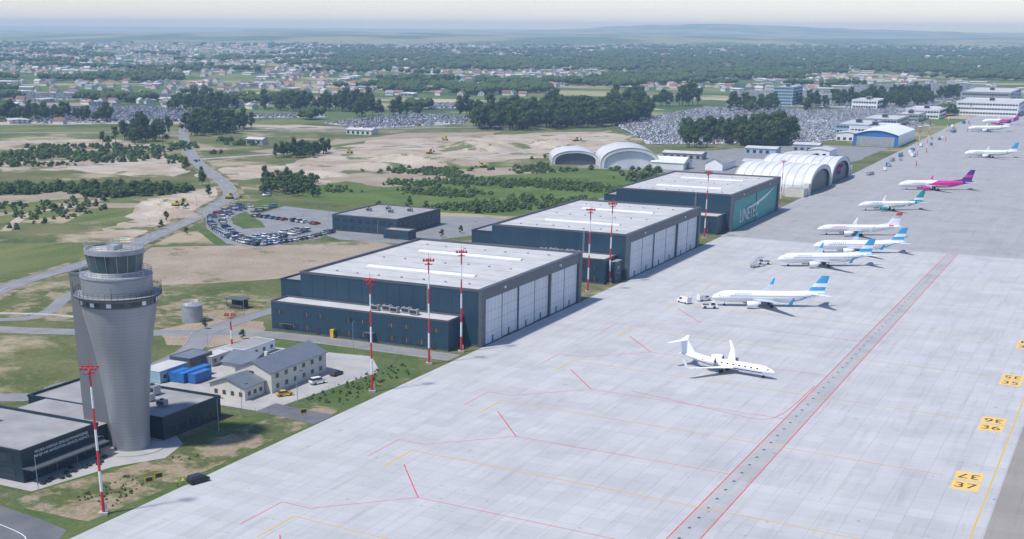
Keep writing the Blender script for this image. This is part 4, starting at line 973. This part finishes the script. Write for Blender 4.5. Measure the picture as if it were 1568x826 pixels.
RC=[(.24,.11,.08),(.18,.09,.07),(.12,.12,.13),(.30,.17,.13),(.10,.08,.07),(.25,.26,.28),(.42,.42,.43),(.2,.2,.21)]
pl=[]
def village(F0,F1,l0,l1,n,sh=.1,s=1.):
    for _ in range(n):
        F=random.uniform(F0,F1);l=random.uniform(l0,l1)*1.; x,y=V(l,F)
        if any(inpoly(x,y,p) for p in lotp): continue
        t=1 if random.random()<sh else 0; pl.append((t,x,y,0,random.choice((.2,.2+math.pi/2,1.0)) + random.uniform(-.2,.2),s,s,s*.85,random.choice(RC) if t==0 else random.choice(((.6,.6,.62),(.4,.42,.45),(.55,.5,.45)))))
village(2400,4200,-1500,300,420,.12,1.);village(3000,6500,-2300,2300,900,.1,1.15);village(6000,10000,-4300,4300,700,.2,1.7);village(2000,3000,-1000,900,260,.1,.9)
village(1520,1750,-560,-180,55,.12,.85);village(1800,2300,-700,-150,110,.1,.85);village(1850,2250,-250,120,70,.1,.85);village(2500,3100,-900,900,160,.1,.95);village(3200,5500,-1900,300,420,.15,1.1);village(3000,4500,300,1700,110,.15,1.);village(5500,9000,-3500,1500,420,.25,1.5);village(1900,2500,250,900,90,.3,.9)
village(1150,1350,-520,-380,10,.4,.8)
massmesh('distant_village_houses',HP,pl,m_bld)
for (x,y,w,d,h,m) in ((-232,905,26,14,4,m_white),(-222,960,20,30,5,m_grey),(-300,940,30,12,4,m_roofd),(-215,1010,16,24,5,m_white),(-260,1010,24,14,4,m_lblue),(-235,1050,20,14,5,m_grey),(-228,1175,18,24,6,m_white),(-620,1010,26,12,4,m_wall),(-640,880,16,8,4,m_grey)):
    mb=MB(); gable(mb,x-w/2,x+w/2,y-d/2,y+d/2,h,1.2,m,m_roof,'X' if w>d else 'Y'); 
    for i in range(int(w/5)): mb.box(x-w/2+1+i*5,x-w/2+3.4+i*5,y-d/2-.06,y-d/2,.5,2.8,m_glass)
    mb.obj('storage_building')
# ------------------------------------------------------------------ hills
m_hill=simple('wooded_hills',(.05,.085,.035),(.20,.20,.10),.0016,.95,lo=.45,hi=.55)
def hills(name,F0,F1,hmax,seed,n=160,k=14):
    vs=[];fs=[]
    for j in range(k+1):
        F=F0+(F1-F0)*j/k; q=math.sin(math.pi*j/k)
        for i in range(n+1):
            l=(-.62+1.24*i/n)*F; h=hmax*(.45+.75*noise.noise((l/3200+seed,F/5000,seed))+.22*noise.noise((l/900,F/1500,seed))+.06*noise.noise((l/200,F/400,seed)))
            x,y=V(l,F); vs.append((x,y,max(h,0.)*q-1))
    for j in range(k):
        for i in range(n): a=j*(n+1)+i; fs.append((a,a+1,a+n+2,a+n+1))
    me=D.meshes.new(name); me.from_pydata(vs,[],fs); me.materials.append(m_hill); me.polygons.foreach_set('use_smooth',[True]*len(fs)); o=D.objects.new(name,me); C.collection.objects.link(o)
hills('hills',6500,10500,75,1.3); hills('hills',11000,17000,165,4.7)
# ------------------------------------------------------------------ air haze (real volume)
mh=D.materials.new('air_haze'); mh.use_nodes=True; nt=mh.node_tree; nt.nodes.clear()
vs_=N(nt,'ShaderNodeVolumeScatter'); vs_.inputs['Color'].default_value=(.50,.76,1,1); vs_.inputs['Density'].default_value=1.2e-4; vs_.inputs['Anisotropy'].default_value=0
oo=N(nt,'ShaderNodeOutputMaterial')
va=N(nt,'ShaderNodeVolumeAbsorption'); va.inputs['Color'].default_value=(.3,.75,1,1); va.inputs['Density'].default_value=2.8e-5
ad=N(nt,'ShaderNodeAddShader'); nt.links.new(vs_.outputs[0],ad.inputs[0]); nt.links.new(va.outputs[0],ad.inputs[1]); nt.links.new(ad.outputs[0],oo.inputs['Volume'])
bpy.ops.mesh.primitive_cube_add(size=1,location=(0,0,60)); o=C.object; o.name='atmosphere_haze'; o.scale=(38000,38000,180); o.data.materials.append(mh)
# ------------------------------------------------------------------ light
el=math.radians(60); hd=Vector((-.55,-.835)).normalized(); sd=Vector((hd.x*math.cos(el),hd.y*math.cos(el),math.sin(el)))
sl=D.lights.new('sun','SUN'); sl.energy=4.8; sl.angle=math.radians(4); sl.color=(1,.965,.915); so=D.objects.new('sun',sl); so.rotation_euler=(-sd).to_track_quat('-Z','Y').to_euler(); C.collection.objects.link(so)
w=D.worlds.new('World'); C.scene.world=w; w.use_nodes=True; nt=w.node_tree; bg=nt.nodes['Background']; sk=N(nt,'ShaderNodeTexSky',sky_type='NISHITA'); sk.sun_disc=False; sk.sun_elevation=el; sk.sun_rotation=math.atan2(sd.x,sd.y); sk.altitude=300; sk.air_density=1; sk.dust_density=.3
nt.links.new(mixc(nt,1.,sk.outputs[0],(.87,.925,1.14),'MULTIPLY'),bg.inputs[0]); bg.inputs[1].default_value=.15
C.scene.view_settings.view_transform='Standard'; C.scene.view_settings.look='None'
# ------------------------------------------------------------------ camera
cd=D.cameras.new('camera'); cd.lens=45; cd.sensor_width=36; cd.shift_x=.044; cd.shift_y=.234; cd.clip_start=1; cd.clip_end=80000
co=D.objects.new('camera',cd); C.collection.objects.link(co)
M=Matrix.Rotation(math.radians(26.95),4,'Z')@Matrix.Rotation(math.radians(90-20.66),4,'X')@Matrix.Rotation(math.radians(.33),4,'Z')
co.matrix_world=Matrix.Translation((0,0,90))@M
C.scene.camera=co
